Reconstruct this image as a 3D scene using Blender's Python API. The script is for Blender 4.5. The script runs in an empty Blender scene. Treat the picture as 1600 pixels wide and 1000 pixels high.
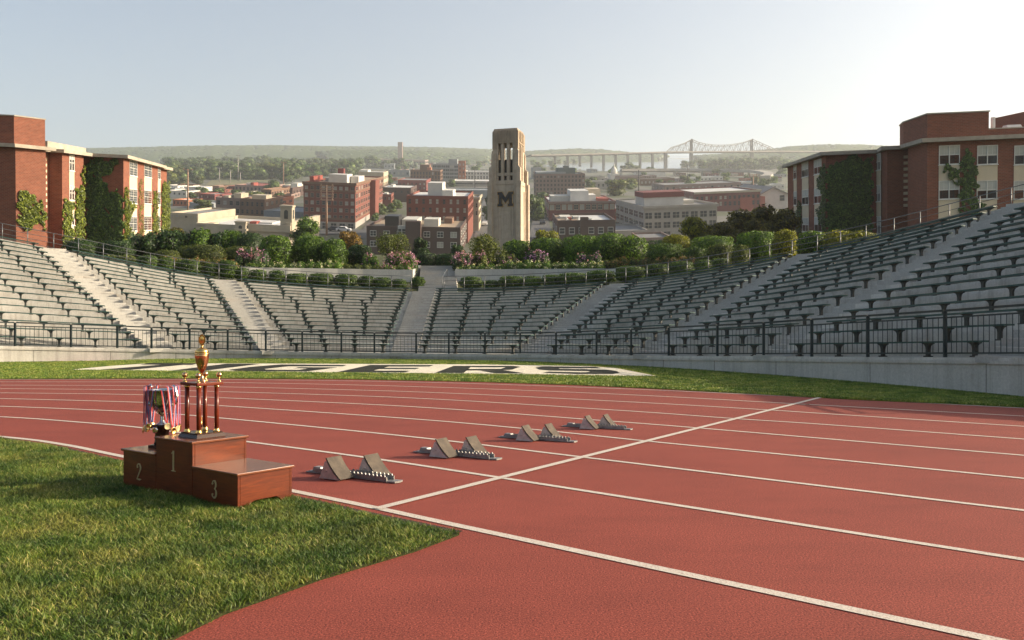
import bpy, bmesh, math, random
import numpy as np
from mathutils import Vector, Matrix
from mathutils.bvhtree import BVHTree

# ---------------------------------------------------------------- camera, sky, sun
S = bpy.context.scene
COL = S.collection
F, H = 1400.0, 1.3                       # focal length in photo pixels, eye height
CAM = Vector((0, 0, H))
cd = bpy.data.cameras.new('camera'); co = bpy.data.objects.new('camera', cd); COL.objects.link(co)
co.location = CAM; co.rotation_euler = (math.radians(90), 0, 0)
cd.sensor_width = 36; cd.lens = 36 * F / 1600; cd.clip_start = 0.05; cd.clip_end = 30000
S.camera = co
SUN_EL, SUN_AZ = math.radians(20.5), math.radians(85)      # azimuth clockwise from +Y
W = bpy.data.worlds.new('World'); S.world = W; W.use_nodes = True
nt = W.node_tree; bg = nt.nodes['Background']
sky = nt.nodes.new('ShaderNodeTexSky'); sky.sky_type = 'NISHITA'; sky.sun_disc = False
sky.sun_elevation = SUN_EL; sky.sun_rotation = SUN_AZ
sky.air_density = 1.0; sky.dust_density = 4.6; sky.ozone_density = 0.15; sky.altitude = 100
nt.links.new(sky.outputs[0], bg.inputs[0]); bg.inputs[1].default_value = 0.105
sl = bpy.data.lights.new('sun', 'SUN'); so = bpy.data.objects.new('sun', sl); COL.objects.link(so)
sl.energy = 4.7; sl.angle = math.radians(0.4); sl.color = (1.0, 0.85, 0.65)
sd = Vector((math.sin(SUN_AZ) * math.cos(SUN_EL), math.cos(SUN_AZ) * math.cos(SUN_EL), math.sin(SUN_EL)))
so.rotation_euler = sd.to_track_quat('Z', 'Y').to_euler(); so.location = (60, 0, 60)
S.view_settings.view_transform = 'Standard'; S.view_settings.look = 'None'
S.view_settings.gamma = 1; S.view_settings.exposure = 1.1
S.cycles.max_bounces = 6; S.cycles.diffuse_bounces = 3; S.cycles.glossy_bounces = 3
S.cycles.transparent_max_bounces = 6; S.cycles.volume_bounces = 1
S.cycles.use_adaptive_sampling = True; S.cycles.adaptive_threshold = 0.015

HAZE_D = 0.00016
RNG = random.Random(7)
NP = np.random.default_rng(11)
R = math.radians
PI = math.pi

# ---------------------------------------------------------------- pixel geometry of the photograph
def ray(x, y): return Vector(((x - 800) / F, 1.0, (500 - y) / F))
def gp(x, y, z=0.0):
    t = (H - z) * F / (y - 500.0)
    return Vector(((x - 800) / F * t, t, z))
def at(x, y, Y): return CAM + ray(x, y) * Y
TH = math.atan(265 / F)                  # the town lies on rising land, its level line is at photo row 235
RF = Matrix.Rotation(TH, 3, 'X'); HC = 31.0
def fp(x, y, lift=0.0):
    d = ray(x, y); df = RF.transposed() @ d
    return CAM + d * (-(HC - lift) / df.z)
def upright(P, row=235.0):
    az = math.atan2(P.x, P.y); th = math.atan((500 - row) / F * math.cos(az))
    return Matrix.Rotation(th, 4, Vector((math.cos(az), -math.sin(az), 0)))

# ---------------------------------------------------------------- mesh builder
class MB:
    def __init__(s): s.v = []; s.f = []; s.m = []; s.sm = []
    def add(s, vs, fs, m=0, smooth=False):
        o = len(s.v); s.v += [tuple(v) for v in vs]
        for f in fs: s.f.append(tuple(o + i for i in f)); s.m.append(m); s.sm.append(smooth)
        return s
    def box(s, c, d, rz=0.0, m=0, M=None, taper=None):
        hx, hy, hz = d[0] / 2, d[1] / 2, d[2] / 2
        tx, ty = taper or (1, 1)
        vs = [Vector((-hx, -hy, -hz)), Vector((hx, -hy, -hz)), Vector((hx, hy, -hz)), Vector((-hx, hy, -hz)),
              Vector((-hx * tx, -hy * ty, hz)), Vector((hx * tx, -hy * ty, hz)), Vector((hx * tx, hy * ty, hz)), Vector((-hx * tx, hy * ty, hz))]
        if rz: Q = Matrix.Rotation(rz, 3, 'Z'); vs = [Q @ v for v in vs]
        if M is not None: vs = [M @ v for v in vs]
        c = Vector(c); vs = [v + c for v in vs]
        return s.add(vs, [(0, 3, 2, 1), (4, 5, 6, 7), (0, 1, 5, 4), (1, 2, 6, 5), (2, 3, 7, 6), (3, 0, 4, 7)], m)
    def bb(s, x0, x1, y0, y1, z0, z1, m=0): return s.box(((x0 + x1) / 2, (y0 + y1) / 2, (z0 + z1) / 2), (abs(x1 - x0), abs(y1 - y0), abs(z1 - z0)), 0, m)
    def bar(s, a, b, w, d=None, m=0):
        a, b = Vector(a), Vector(b); d = d or w; u = (b - a).normalized()
        r = u.cross(Vector((0, 0, 1)))
        if r.length < 1e-4: r = Vector((1, 0, 0))
        r.normalize(); t = r.cross(u).normalized(); vs = []
        for p in (a, b):
            for i, j in ((-1, -1), (1, -1), (1, 1), (-1, 1)): vs.append(p + r * (i * w / 2) + t * (j * d / 2))
        return s.add(vs, [(0, 1, 2, 3), (7, 6, 5, 4), (0, 4, 5, 1), (1, 5, 6, 2), (2, 6, 7, 3), (3, 7, 4, 0)], m)
    def tube(s, pts, r, n=6, m=0, smooth=True):
        pts = [Vector(p) for p in pts]; rs = r if isinstance(r, (list, tuple)) else [r] * len(pts)
        vs = []; N = len(pts); up = Vector((0, 0, 1))
        for i, p in enumerate(pts):
            t = (pts[min(i + 1, N - 1)] - pts[max(i - 1, 0)]).normalized()
            a = t.cross(up)
            if a.length < 0.05: a = t.cross(Vector((1, 0, 0)))
            a.normalize(); b = a.cross(t)
            for k in range(n):
                q = 2 * PI * k / n; vs.append(p + (a * math.cos(q) + b * math.sin(q)) * rs[i])
        fs = [(i * n + k, i * n + (k + 1) % n, (i + 1) * n + (k + 1) % n, (i + 1) * n + k) for i in range(N - 1) for k in range(n)]
        fs += [tuple(range(n - 1, -1, -1)), tuple((N - 1) * n + k for k in range(n))]
        return s.add(vs, fs, m, smooth)
    def lathe(s, prof, c=(0, 0, 0), n=20, m=0, smooth=True, sx=1, sy=1):
        vs = []; c = Vector(c)
        for r, z in prof:
            for k in range(n):
                q = 2 * PI * k / n; vs.append(c + Vector((r * sx * math.cos(q), r * sy * math.sin(q), z)))
        N = len(prof)
        fs = [(i * n + k, i * n + (k + 1) % n, (i + 1) * n + (k + 1) % n, (i + 1) * n + k) for i in range(N - 1) for k in range(n)]
        fs += [tuple(range(n - 1, -1, -1)), tuple((N - 1) * n + k for k in range(n))]
        return s.add(vs, fs, m, smooth)
    def prism(s, poly, z0, z1, m=0, mtop=None):
        n = len(poly); A = sum(poly[i][0] * poly[(i + 1) % n][1] - poly[(i + 1) % n][0] * poly[i][1] for i in range(n))
        if A < 0: poly = poly[::-1]
        vs = [(p[0], p[1], z0) for p in poly] + [(p[0], p[1], z1) for p in poly]
        s.add(vs, [(i, (i + 1) % n, n + (i + 1) % n, n + i) for i in range(n)] + [tuple(range(n - 1, -1, -1))], m)
        o = len(s.v) - 2 * n
        s.f.append(tuple(o + n + i for i in range(n))); s.m.append(m if mtop is None else mtop); s.sm.append(False)
        return s
    def build(s, name, mats, parent=None, M=None, bevel=0.0):
        me = bpy.data.meshes.new(name); me.from_pydata(s.v, [], s.f)
        for k in (mats if isinstance(mats, (list, tuple)) else [mats]): me.materials.append(k)
        me.polygons.foreach_set('material_index', s.m); me.polygons.foreach_set('use_smooth', s.sm); me.update()
        o = bpy.data.objects.new(name, me); COL.objects.link(o)
        if parent is not None: o.parent = parent
        if M is not None: o.matrix_local = M
        if bevel:
            b = o.modifiers.new('bevel', 'BEVEL'); b.width = bevel; b.segments = 2; b.limit_method = 'ANGLE'
        return o

def raw_mesh(name, V, quads, mats, parent=None, loc=None, matidx=None):
    me = bpy.data.meshes.new(name); n, k = quads.shape
    me.vertices.add(len(V)); me.vertices.foreach_set('co', np.asarray(V, np.float32).ravel())
    me.loops.add(n * k); me.loops.foreach_set('vertex_index', quads.astype(np.int32).ravel())
    me.polygons.add(n); me.polygons.foreach_set('loop_start', np.arange(0, n * k, k, dtype=np.int32))
    for q in (mats if isinstance(mats, (list, tuple)) else [mats]): me.materials.append(q)
    if matidx is not None: me.polygons.foreach_set('material_index', matidx.astype(np.int32))
    me.update(calc_edges=True); me.validate()
    o = bpy.data.objects.new(name, me); COL.objects.link(o)
    if parent is not None: o.parent = parent
    if loc is not None: o.location = loc
    return o

def tag(o, label=None, cat=None, group=None, kind=None):
    if label: o['label'] = label
    if cat: o['category'] = cat
    if group: o['group'] = group
    if kind: o['kind'] = kind
    return o
def empty(name, loc=(0, 0, 0), rz=0.0, M=None):
    o = bpy.data.objects.new(name, None); COL.objects.link(o); o.empty_display_size = 0.1
    if M is not None: o.matrix_world = M
    else: o.location = loc; o.rotation_euler = (0, 0, rz)
    return o
def copy_of(o, parent, M):
    c = o.copy(); COL.objects.link(c); c.parent = parent; c.matrix_local = M; return c
def copy_tree(o, parent=None):
    c = o.copy(); COL.objects.link(c); c.parent = parent
    for ch in list(o.children): copy_tree(ch, c)
    return c
ORD = 'first second third fourth fifth sixth seventh eighth ninth tenth eleventh twelfth thirteenth fourteenth fifteenth sixteenth seventeenth eighteenth nineteenth twentieth'.split()
ORD += ['twenty-' + w for w in ORD[:9]] + ['thirtieth'] + ['thirty-' + w for w in ORD[:9]]

# ---------------------------------------------------------------- materials
def rgb(h):
    h = h.lstrip('#'); v = [int(h[i:i + 2], 16) / 255 for i in (0, 2, 4)]
    return tuple(c / 12.92 if c <= 0.04045 else ((c + 0.055) / 1.055) ** 2.4 for c in v) + (1,)
def lin(c): return tuple(c) + (1,) if len(c) == 3 else tuple(c)
class NT:
    def __init__(s, name):
        s.mat = bpy.data.materials.new(name); s.mat.use_nodes = True; s.t = s.mat.node_tree
        s.b = s.t.nodes['Principled BSDF']; s.out = s.t.nodes['Material Output']
    def n(s, typ, **kw):
        k = s.t.nodes.new(typ)
        for a, b in kw.items(): setattr(k, a, b)
        return k
    def l(s, a, b): s.t.links.new(a, b)
    def coord(s, kind='Object', scale=(1, 1, 1)):
        c = s.n('ShaderNodeTexCoord'); m = s.n('ShaderNodeMapping'); m.inputs['Scale'].default_value = scale
        s.l(c.outputs[kind], m.inputs[0]); return m.outputs[0]
    def noise(s, vec, scale, detail=4, rough=0.6):
        k = s.n('ShaderNodeTexNoise'); k.inputs['Scale'].default_value = scale; k.inputs['Detail'].default_value = detail
        k.inputs['Roughness'].default_value = rough; s.l(vec, k.inputs['Vector']); return k.outputs['Fac']
    def ramp(s, fac, stops):
        k = s.n('ShaderNodeValToRGB'); e = k.color_ramp.elements
        while len(e) < len(stops): e.new(0.5)
        for i, (p, c) in enumerate(stops): e[i].position = p; e[i].color = lin(c)
        s.l(fac, k.inputs[0]); return k.outputs[0]
    def mix(s, fac, a, b, mode='MIX'):
        k = s.n('ShaderNodeMix', data_type='RGBA', blend_type=mode)
        for sock, v in ((k.inputs[0], fac), (k.inputs[6], a), (k.inputs[7], b)):
            if hasattr(v, 'is_output'): s.l(v, sock)
            else: sock.default_value = v if isinstance(v, float) else lin(v)
        return k.outputs[2]
    def bump(s, hgt, strength=0.3, dist=0.02):
        k = s.n('ShaderNodeBump'); k.inputs['Strength'].default_value = strength; k.inputs['Distance'].default_value = dist
        s.l(hgt, k.inputs['Height']); s.l(k.outputs[0], s.b.inputs['Normal'])
    def fin(s, col=None, rough=0.7, metal=0.0, spec=0.5, coat=0.0):
        if col is not None:
            if hasattr(col, 'is_output'): s.l(col, s.b.inputs['Base Color'])
            else: s.b.inputs['Base Color'].default_value = lin(col)
        s.b.inputs['Roughness'].default_value = rough; s.b.inputs['Metallic'].default_value = metal
        s.b.inputs['Specular IOR Level'].default_value = spec; s.b.inputs['Coat Weight'].default_value = coat
        return s.mat
def pm(name, c1, c2=None, scale=4.0, rough=0.7, metal=0.0, bump=0.0, bscale=None, stretch=(1, 1, 1), spec=0.4, coat=0.0, bdist=0.01, lo=0.35, hi=0.65):
    t = NT(name)
    if c2 is None: c2 = tuple(x * 0.75 for x in c1[:3])
    v = t.coord('Object', stretch); f = t.noise(v, scale, 5, 0.65)
    col = t.ramp(f, [(lo, c1), (hi, c2)])
    if bump: t.bump(t.noise(v, bscale or scale * 6, 4), bump, bdist)
    return t.fin(col, rough, metal, spec, coat)

def concrete_mat(name, a, b, dirt, streak=0.5):
    t = NT(name); v = t.coord('Object'); vs = t.coord('Object', (3.0, 3.0, 0.18))
    base = t.ramp(t.noise(v, 0.8, 6, 0.7), [(0.3, a), (0.7, b)])
    sp = t.ramp(t.noise(v, 26, 3, 0.7), [(0.35, (0.72, 0.72, 0.72)), (0.6, (1, 1, 1))])
    base = t.mix(0.6, base, sp, 'MULTIPLY')
    st = t.ramp(t.noise(vs, 1.6, 5, 0.7), [(0.48, (0, 0, 0)), (0.72, (streak, streak, streak))])
    col = t.mix(st, base, dirt)
    pt = t.ramp(t.noise(t.coord('Object', (1, 1, 2.5)), 0.45, 5, 0.72), [(0.55, (0, 0, 0)), (0.72, (streak * 0.8,) * 3)]); col = t.mix(pt, col, (dirt[0] * 1.5, dirt[1] * 1.25, dirt[2] * 1.05))
    t.bump(t.noise(v, 40, 4), 0.25, 0.01)
    return t.fin(col, 0.88, 0, 0.3)
M = {}
M['concrete'] = concrete_mat('stand concrete', (0.62, 0.60, 0.545), (0.46, 0.445, 0.40), (0.18, 0.155, 0.12), 0.6)
M['wall_conc'] = concrete_mat('retaining wall concrete', (0.55, 0.525, 0.475), (0.43, 0.41, 0.37), (0.19, 0.175, 0.15), 0.5)
M['joint'] = pm('wall joint', (0.10, 0.095, 0.085), (0.16, 0.15, 0.135), 8, 0.95)
M['aisle'] = concrete_mat('aisle concrete', (0.44, 0.43, 0.395), (0.35, 0.34, 0.31), (0.28, 0.26, 0.23), 0.3)
M['planter'] = concrete_mat('planter concrete', (0.62, 0.60, 0.54), (0.50, 0.48, 0.43), (0.25, 0.24, 0.2), 0.3)
M['bench_top'] = pm('worn bench paint', (0.46, 0.48, 0.43), (0.22, 0.28, 0.25), 2.2, 0.6, bump=0.2, stretch=(1, 2, 1), lo=0.36, hi=0.66)
def bench_top_mat():
    t = NT('worn bench paint'); o = t.n('ShaderNodeObjectInfo'); v = t.coord('Object', (0.6, 2.5, 1))
    n = t.ramp(t.noise(v, 3.0, 6, 0.7), [(0.36, (0.47, 0.49, 0.44)), (0.52, (0.33, 0.38, 0.34)), (0.68, (0.15, 0.215, 0.19))])
    k = t.ramp(o.outputs['Random'], [(0.0, (0.72, 0.74, 0.72)), (0.5, (0.95, 0.97, 0.94)), (1.0, (1.15, 1.12, 1.06))])
    t.bump(t.noise(v, 30, 3), 0.2, 0.01); return t.fin(t.mix(1.0, n, k, 'MULTIPLY'), 0.6)
M['bench_top'] = bench_top_mat()  # pale tone holds both the wear and the sunlight on the tops
M['bench_edge'] = pm('bench green paint', (0.022, 0.062, 0.052), (0.035, 0.085, 0.07), 3.0, 0.5)
M['bracket'] = pm('bracket iron', (0.035, 0.045, 0.042), (0.06, 0.05, 0.04), 6.0, 0.6)
M['rail'] = pm('railing paint', (0.014, 0.026, 0.028), (0.024, 0.036, 0.036), 5.0, 0.45)
M['rimrail'] = pm('rim railing paint', (0.10, 0.11, 0.115), (0.15, 0.15, 0.145), 5.0, 0.4, metal=0.5)

def track_mat():
    t = NT('track rubber'); v = t.coord('Object')
    big = t.ramp(t.noise(v, 0.35, 5, 0.6), [(0.3, (0.238, 0.051, 0.033)), (0.7, (0.198, 0.041, 0.027))])
    gr = t.noise(v, 105, 3, 0.7)
    g = t.ramp(gr, [(0.36, (0.22, 0.20, 0.20)), (0.46, (0.82, 0.81, 0.81)), (0.55, (1.05, 1.05, 1.05)), (0.66, (2.0, 2.05, 2.1))])
    sc = t.ramp(t.noise(t.coord('Object', (0.7, 1.5, 1)), 1.4, 7, 0.75), [(0.3, (0.86, 0.85, 0.85)), (0.5, (1, 1, 1)), (0.7, (1.08, 1.10, 1.10))])
    spk = t.ramp(t.noise(v, 9.0, 2, 0.5), [(0.74, (0, 0, 0)), (0.78, (0.3, 0.3, 0.3))])
    col = t.mix(1.0, t.mix(0.9, big, g, 'MULTIPLY'), sc, 'MULTIPLY'); col = t.mix(spk, col, (0.10, 0.03, 0.025))
    t.bump(gr, 0.45, 0.006)
    return t.fin(col, 0.85, 0, 0.25)
M['track'] = track_mat()
def paint_mat():
    t = NT('line paint'); v = t.coord('Object')
    gr = t.noise(v, 105, 3, 0.7)
    col = t.ramp(gr, [(0.34, (0.28, 0.13, 0.10)), (0.43, (0.46, 0.405, 0.34)), (0.6, (0.56, 0.50, 0.43))])
    t.bump(gr, 0.5, 0.006); return t.fin(col, 0.75)
M['paint'] = paint_mat()
def lawn_mat(name, c1, c2, c3):
    t = NT(name); v = t.coord('Object')
    a = t.ramp(t.noise(v, 1.1, 6, 0.7), [(0.3, c1), (0.5, c2), (0.72, c3)])
    g = t.noise(t.coord('Object', (1, 0.6, 1)), 60, 4, 0.75)
    col = t.mix(0.75, a, t.ramp(g, [(0.3, (0.35, 0.35, 0.35)), (0.65, (1.3, 1.3, 1.2))]), 'MULTIPLY')
    t.bump(g, 0.8, 0.05); return t.fin(col, 0.9, 0, 0.2)
M['soil'] = lawn_mat('lawn soil', (0.03, 0.045, 0.010), (0.04, 0.05, 0.013), (0.07, 0.06, 0.022))
M['lawn'] = lawn_mat('outer lawn turf', (0.13, 0.175, 0.030), (0.17, 0.20, 0.036), (0.23, 0.22, 0.055))
M['lett_white'] = lawn_mat('white turf paint', (0.72, 0.66, 0.55), (0.78, 0.72, 0.6), (0.62, 0.58, 0.46))
M['lett_black'] = lawn_mat('black turf paint', (0.018, 0.020, 0.018), (0.028, 0.030, 0.024), (0.04, 0.042, 0.03))
M['lett_gold'] = lawn_mat('yellow turf paint', (0.45, 0.33, 0.05), (0.5, 0.38, 0.07), (0.4, 0.3, 0.06))

def leaf_mat(name, stops, trans=0.35, rough=0.5, spec=0.35):
    t = NT(name); g = t.n('ShaderNodeNewGeometry')
    col = t.ramp(g.outputs['Random Per Island'], stops)
    big = t.ramp(t.noise(t.coord('Object'), 1.3, 3, 0.6), [(0.3, (0.72, 0.76, 0.7)), (0.7, (1.2, 1.14, 1.0))])
    col = t.mix(1.0, col, big, 'MULTIPLY')
    t.fin(col, rough, 0, spec)
    tr = t.n('ShaderNodeBsdfTranslucent')
    k = t.mix(1.0, col, (1.5, 1.45, 0.55), 'MULTIPLY'); t.l(k, tr.inputs[0])
    mx = t.n('ShaderNodeMixShader'); mx.inputs[0].default_value = trans
    t.l(t.b.outputs[0], mx.inputs[1]); t.l(tr.outputs[0], mx.inputs[2]); t.l(mx.outputs[0], t.out.inputs[0])
    return t.mat
def leafset(name, c, trans=0.35):
    c = np.array(c); f = lambda k, y=(1, 1, 1): tuple(np.clip(c * k * np.array(y), 0, 1))
    return leaf_mat(name, [(0.0, f(0.32)), (0.4, f(0.75)), (0.75, f(1.15, (1.1, 1.05, 0.8))), (1.0, f(2.0, (1.25, 1.1, 0.8)))], trans)  # wide tone spread puts shadows and highlights between leaves into the colour
M['leaf_green'] = leafset('mid green leaves', (0.075, 0.144, 0.025))
M['leaf_dark'] = leafset('dark green leaves', (0.032, 0.068, 0.022), 0.25)
M['leaf_box'] = leafset('box hedge leaves', (0.061, 0.112, 0.025), 0.3)
M['leaf_olive'] = leafset('olive leaves', (0.080, 0.108, 0.030))
M['leaf_yellow'] = leafset('yellow green leaves', (0.150, 0.170, 0.022), 0.45)
M['leaf_rust'] = leafset('bronze leaves', (0.085, 0.085, 0.022), 0.4)
M['leaf_orange'] = leafset('orange leaves', (0.17, 0.115, 0.025), 0.4)
M['leaf_far'] = leafset('wood leaves', (0.060, 0.102, 0.034), 0.3)
M['leaf_ivy'] = leafset('ivy leaves', (0.115, 0.155, 0.019), 0.2)  # ivy on the sunlit walls, sunlight put into the colour
M['leaf_ivyd'] = leafset('dark ivy leaves', (0.071, 0.133, 0.041), 0.15)  # ivy on the shaded walls, shade put into the colour
M['pink'] = leaf_mat('pink petals', [(0, (0.34, 0.12, 0.26)), (0.5, (0.50, 0.23, 0.40)), (1, (0.66, 0.42, 0.54))], 0.3)
M['purple'] = leaf_mat('purple petals', [(0, (0.22, 0.10, 0.28)), (0.5, (0.38, 0.18, 0.40)), (1, (0.55, 0.34, 0.52))], 0.3)
M['cream'] = leaf_mat('cream petals', [(0, (0.65, 0.60, 0.40)), (1, (0.75, 0.72, 0.6))], 0.3)
M['amber'] = leaf_mat('amber petals', [(0, (0.26, 0.13, 0.05)), (1, (0.36, 0.22, 0.10))], 0.3)
def grass_mat(name, k, dry=0.5):
    t = NT(name); g = t.n('ShaderNodeNewGeometry'); f = lambda *c: tuple(min(x * k, 1) for x in c)
    col = t.ramp(g.outputs['Random Per Island'], [(0.0, f(0.032, 0.062, 0.010)), (0.4, f(0.068, 0.115, 0.016)), (0.8, f(0.115, 0.155, 0.024)), (0.95, f(0.20, 0.19, 0.055)), (1.0, f(0.34, 0.30, 0.14))])
    v = t.coord('Object')
    patch = t.ramp(t.noise(v, 1.5, 5, 0.7), [(0.46, (0, 0, 0)), (0.66, (dry, dry, dry))])
    col = t.mix(patch, col, f(0.20, 0.165, 0.045))
    dk = t.ramp(t.noise(v, 2.6, 4, 0.6), [(0.38, (0.42, 0.55, 0.45)), (0.6, (1.15, 1.08, 1.0))]); col = t.mix(1.0, col, dk, 'MULTIPLY')
    t.fin(col, 0.5, 0, 0.3); tr = t.n('ShaderNodeBsdfTranslucent'); t.l(col, tr.inputs[0]); mx = t.n('ShaderNodeMixShader'); mx.inputs[0].default_value = 0.2
    t.l(t.b.outputs[0], mx.inputs[1]); t.l(tr.outputs[0], mx.inputs[2]); t.l(mx.outputs[0], t.out.inputs[0]); return t.mat
M['grass'] = grass_mat('grass blades', 1.5, 0.35)
M['grass_far'] = grass_mat('outer grass blades', 2.1, 0.3)
M['bark'] = pm('bark', (0.13, 0.10, 0.075), (0.06, 0.045, 0.035), 6, 0.9, bump=0.5, stretch=(1, 1, 0.3))
M['bark_pale'] = pm('pale bark', (0.30, 0.26, 0.21), (0.18, 0.15, 0.12), 6, 0.9, bump=0.4)

def brick_mat(name, c1, c2, mortar, scale=1.0, mix=0.75):
    t = NT(name); c = t.n('ShaderNodeTexCoord'); s = t.n('ShaderNodeSeparateXYZ'); t.l(c.outputs['Object'], s.inputs[0])
    a = t.n('ShaderNodeMath'); t.l(s.outputs[0], a.inputs[0]); t.l(s.outputs[1], a.inputs[1])
    k = t.n('ShaderNodeCombineXYZ'); t.l(a.outputs[0], k.inputs[0]); t.l(s.outputs[2], k.inputs[1])
    b = t.n('ShaderNodeTexBrick'); t.l(k.outputs[0], b.inputs['Vector']); b.inputs['Scale'].default_value = scale
    b.inputs['Color1'].default_value = lin(c1); b.inputs['Color2'].default_value = lin(c2); b.inputs['Mortar'].default_value = lin(mortar)
    b.inputs['Mortar Size'].default_value = 0.012; b.inputs['Brick Width'].default_value = 0.24; b.inputs['Row Height'].default_value = 0.085; b.inputs['Bias'].default_value = 0.0
    n = t.ramp(t.noise(t.coord('Object', (1, 1, 2.2)), 1.1, 6, 0.7), [(0.3, (0.78, 0.78, 0.78)), (0.7, (1.15, 1.15, 1.15))])
    col = t.mix(mix, b.outputs['Color'], n, 'MULTIPLY')
    t.bump(b.outputs['Fac'], 0.2, -0.01); return t.fin(col, 0.85, 0, 0.3)
M['brick'] = brick_mat('dormitory brick', (0.235, 0.070, 0.038), (0.17, 0.049, 0.029), (0.22, 0.125, 0.088), 0.75)
M['slab'] = pm('roof slab concrete', (0.42, 0.37, 0.30), (0.30, 0.26, 0.21), 1.5, 0.85, bump=0.2)
M['panel'] = pm('cream spandrel', (0.62, 0.53, 0.38), (0.55, 0.47, 0.34), 1.0, 0.7)
M['frame'] = pm('white window frame', (0.70, 0.69, 0.64), (0.6, 0.58, 0.54), 2, 0.5)
M['blind'] = pm('window blind', (0.50, 0.50, 0.45), (0.42, 0.42, 0.38), 1, 0.8, stretch=(1, 1, 14))
def glass_mat(name, c, rough=0.08):
    t = NT(name); v = t.coord('Object')
    col = t.ramp(t.noise(v, 0.6, 3), [(0.35, c), (0.65, tuple(x * 1.9 for x in c))])
    return t.fin(col, rough, 0.0, 0.5)
M['glass'] = glass_mat('dark window glass', (0.030, 0.036, 0.042), 0.3)
M['stone'] = concrete_mat('tower limestone', (0.55, 0.455, 0.355), (0.40, 0.33, 0.25), (0.19, 0.155, 0.12), 0.45)
M['stone_dark'] = concrete_mat('weathered limestone', (0.40, 0.31, 0.22), (0.28, 0.225, 0.165), (0.12, 0.10, 0.08), 0.4)
M['black'] = pm('black paint', (0.008, 0.008, 0.010), (0.012, 0.012, 0.014), 3, 0.5)
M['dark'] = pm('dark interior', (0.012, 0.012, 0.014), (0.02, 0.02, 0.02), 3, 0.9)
M['goldpaint'] = pm('gold paint', (0.42, 0.25, 0.06), (0.36, 0.2, 0.05), 3, 0.5)
def wood_mat(name, a, b, rough=0.38):
    t = NT(name); v = t.coord('Object', (1.5, 1.5, 7.0))
    n = t.noise(v, 2.2, 6, 0.65)
    g = t.noise(t.coord('Object', (2.5, 2.5, 26)), 2.0, 5, 0.7)
    col = t.mix(0.5, t.ramp(n, [(0.32, a), (0.68, b)]), t.ramp(g, [(0.36, b), (0.64, a)]))
    t.bump(n, 0.06, 0.004); return t.fin(col, rough, 0, 0.3, 0.06)
M['wood'] = wood_mat('varnished red wood', (0.165, 0.030, 0.0055), (0.048, 0.0085, 0.0028))
M['wood_top'] = wood_mat('varnished wood top', (0.20, 0.07, 0.032), (0.12, 0.038, 0.018), 0.2)
M['wood_col'] = wood_mat('trophy column lacquer', (0.15, 0.026, 0.010), (0.075, 0.011, 0.005), 0.25)
M['wood_dark'] = wood_mat('dark plinth wood', (0.045, 0.016, 0.009), (0.02, 0.008, 0.005), 0.25)
M['gold'] = pm('polished gold', (0.83, 0.56, 0.22), (0.72, 0.45, 0.15), 5, 0.17, 1.0)
M['copper'] = pm('rose gold cup', (0.80, 0.50, 0.27), (0.66, 0.38, 0.18), 5, 0.16, 1.0)
M['silver'] = pm('polished silver', (0.80, 0.79, 0.75), (0.62, 0.6, 0.56), 5, 0.14, 1.0)
M['brass'] = pm('brass numeral', (0.52, 0.43, 0.24), (0.40, 0.32, 0.17), 9, 0.45, 0.45)
M['alu'] = pm('cast aluminium', (0.31, 0.30, 0.285), (0.21, 0.205, 0.20), 14, 0.5, 0.6, bump=0.15, bscale=120)
M['alu_side'] = pm('painted pedal side', (0.58, 0.50, 0.46), (0.42, 0.36, 0.33), 12, 0.5, 0.4, bump=0.15, bscale=90)
M['rubber'] = pm('worn pedal rubber', (0.115, 0.092, 0.068), (0.06, 0.05, 0.04), 9, 0.85, bump=0.5, bscale=150)
M['red'] = pm('red ribbon', (0.45, 0.02, 0.03), (0.36, 0.015, 0.025), 9, 0.6)
M['white'] = pm('white ribbon', (0.55, 0.54, 0.53), (0.48, 0.47, 0.46), 9, 0.6)
M['blue'] = pm('blue ribbon', (0.03, 0.035, 0.17), (0.02, 0.025, 0.12), 9, 0.6)
# ---------------------------------------------------------------- ground, track, lane markings
def catmull(P, n=8):
    P = [Vector(p) for p in P]; out = []
    for i in range(len(P) - 1):
        a, b, c, d = P[max(i - 1, 0)], P[i], P[i + 1], P[min(i + 2, len(P) - 1)]
        for k in range(n):
            t = k / n
            out.append(0.5 * ((2 * b) + (c - a) * t + (2 * a - 5 * b + 4 * c - d) * t * t + (3 * b - a - 3 * c + d) * t ** 3))
    out.append(P[-1]); return out
def ribbon(name, pts, w, z, mat, kind='structure'):
    vs = []; fs = []
    for i, p in enumerate(pts):
        t = (pts[min(i + 1, len(pts) - 1)] - pts[max(i - 1, 0)]); t.z = 0; t.normalize()
        nrm = Vector((-t.y, t.x, 0)) * (w / 2)
        vs += [Vector((p.x, p.y, z)) - nrm, Vector((p.x, p.y, z)) + nrm]
        if i: fs.append((2 * i - 2, 2 * i, 2 * i + 1, 2 * i - 1))
    o = MB().add(vs, fs).build(name, mat); tag(o, kind=kind); return o

tag(MB().add([(-90, -12, -0.06), (60, -12, -0.06), (60, 60, -0.06), (-90, 60, -0.06)], [(0, 1, 2, 3)]).build('ground', M['soil']), kind='structure')
tag(MB().add([(-40, -8, 0), (22, -8, 0), (22, 34, 0), (-40, 34, 0)], [(0, 1, 2, 3)]).build('running_track', M['track']), kind='structure')

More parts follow.
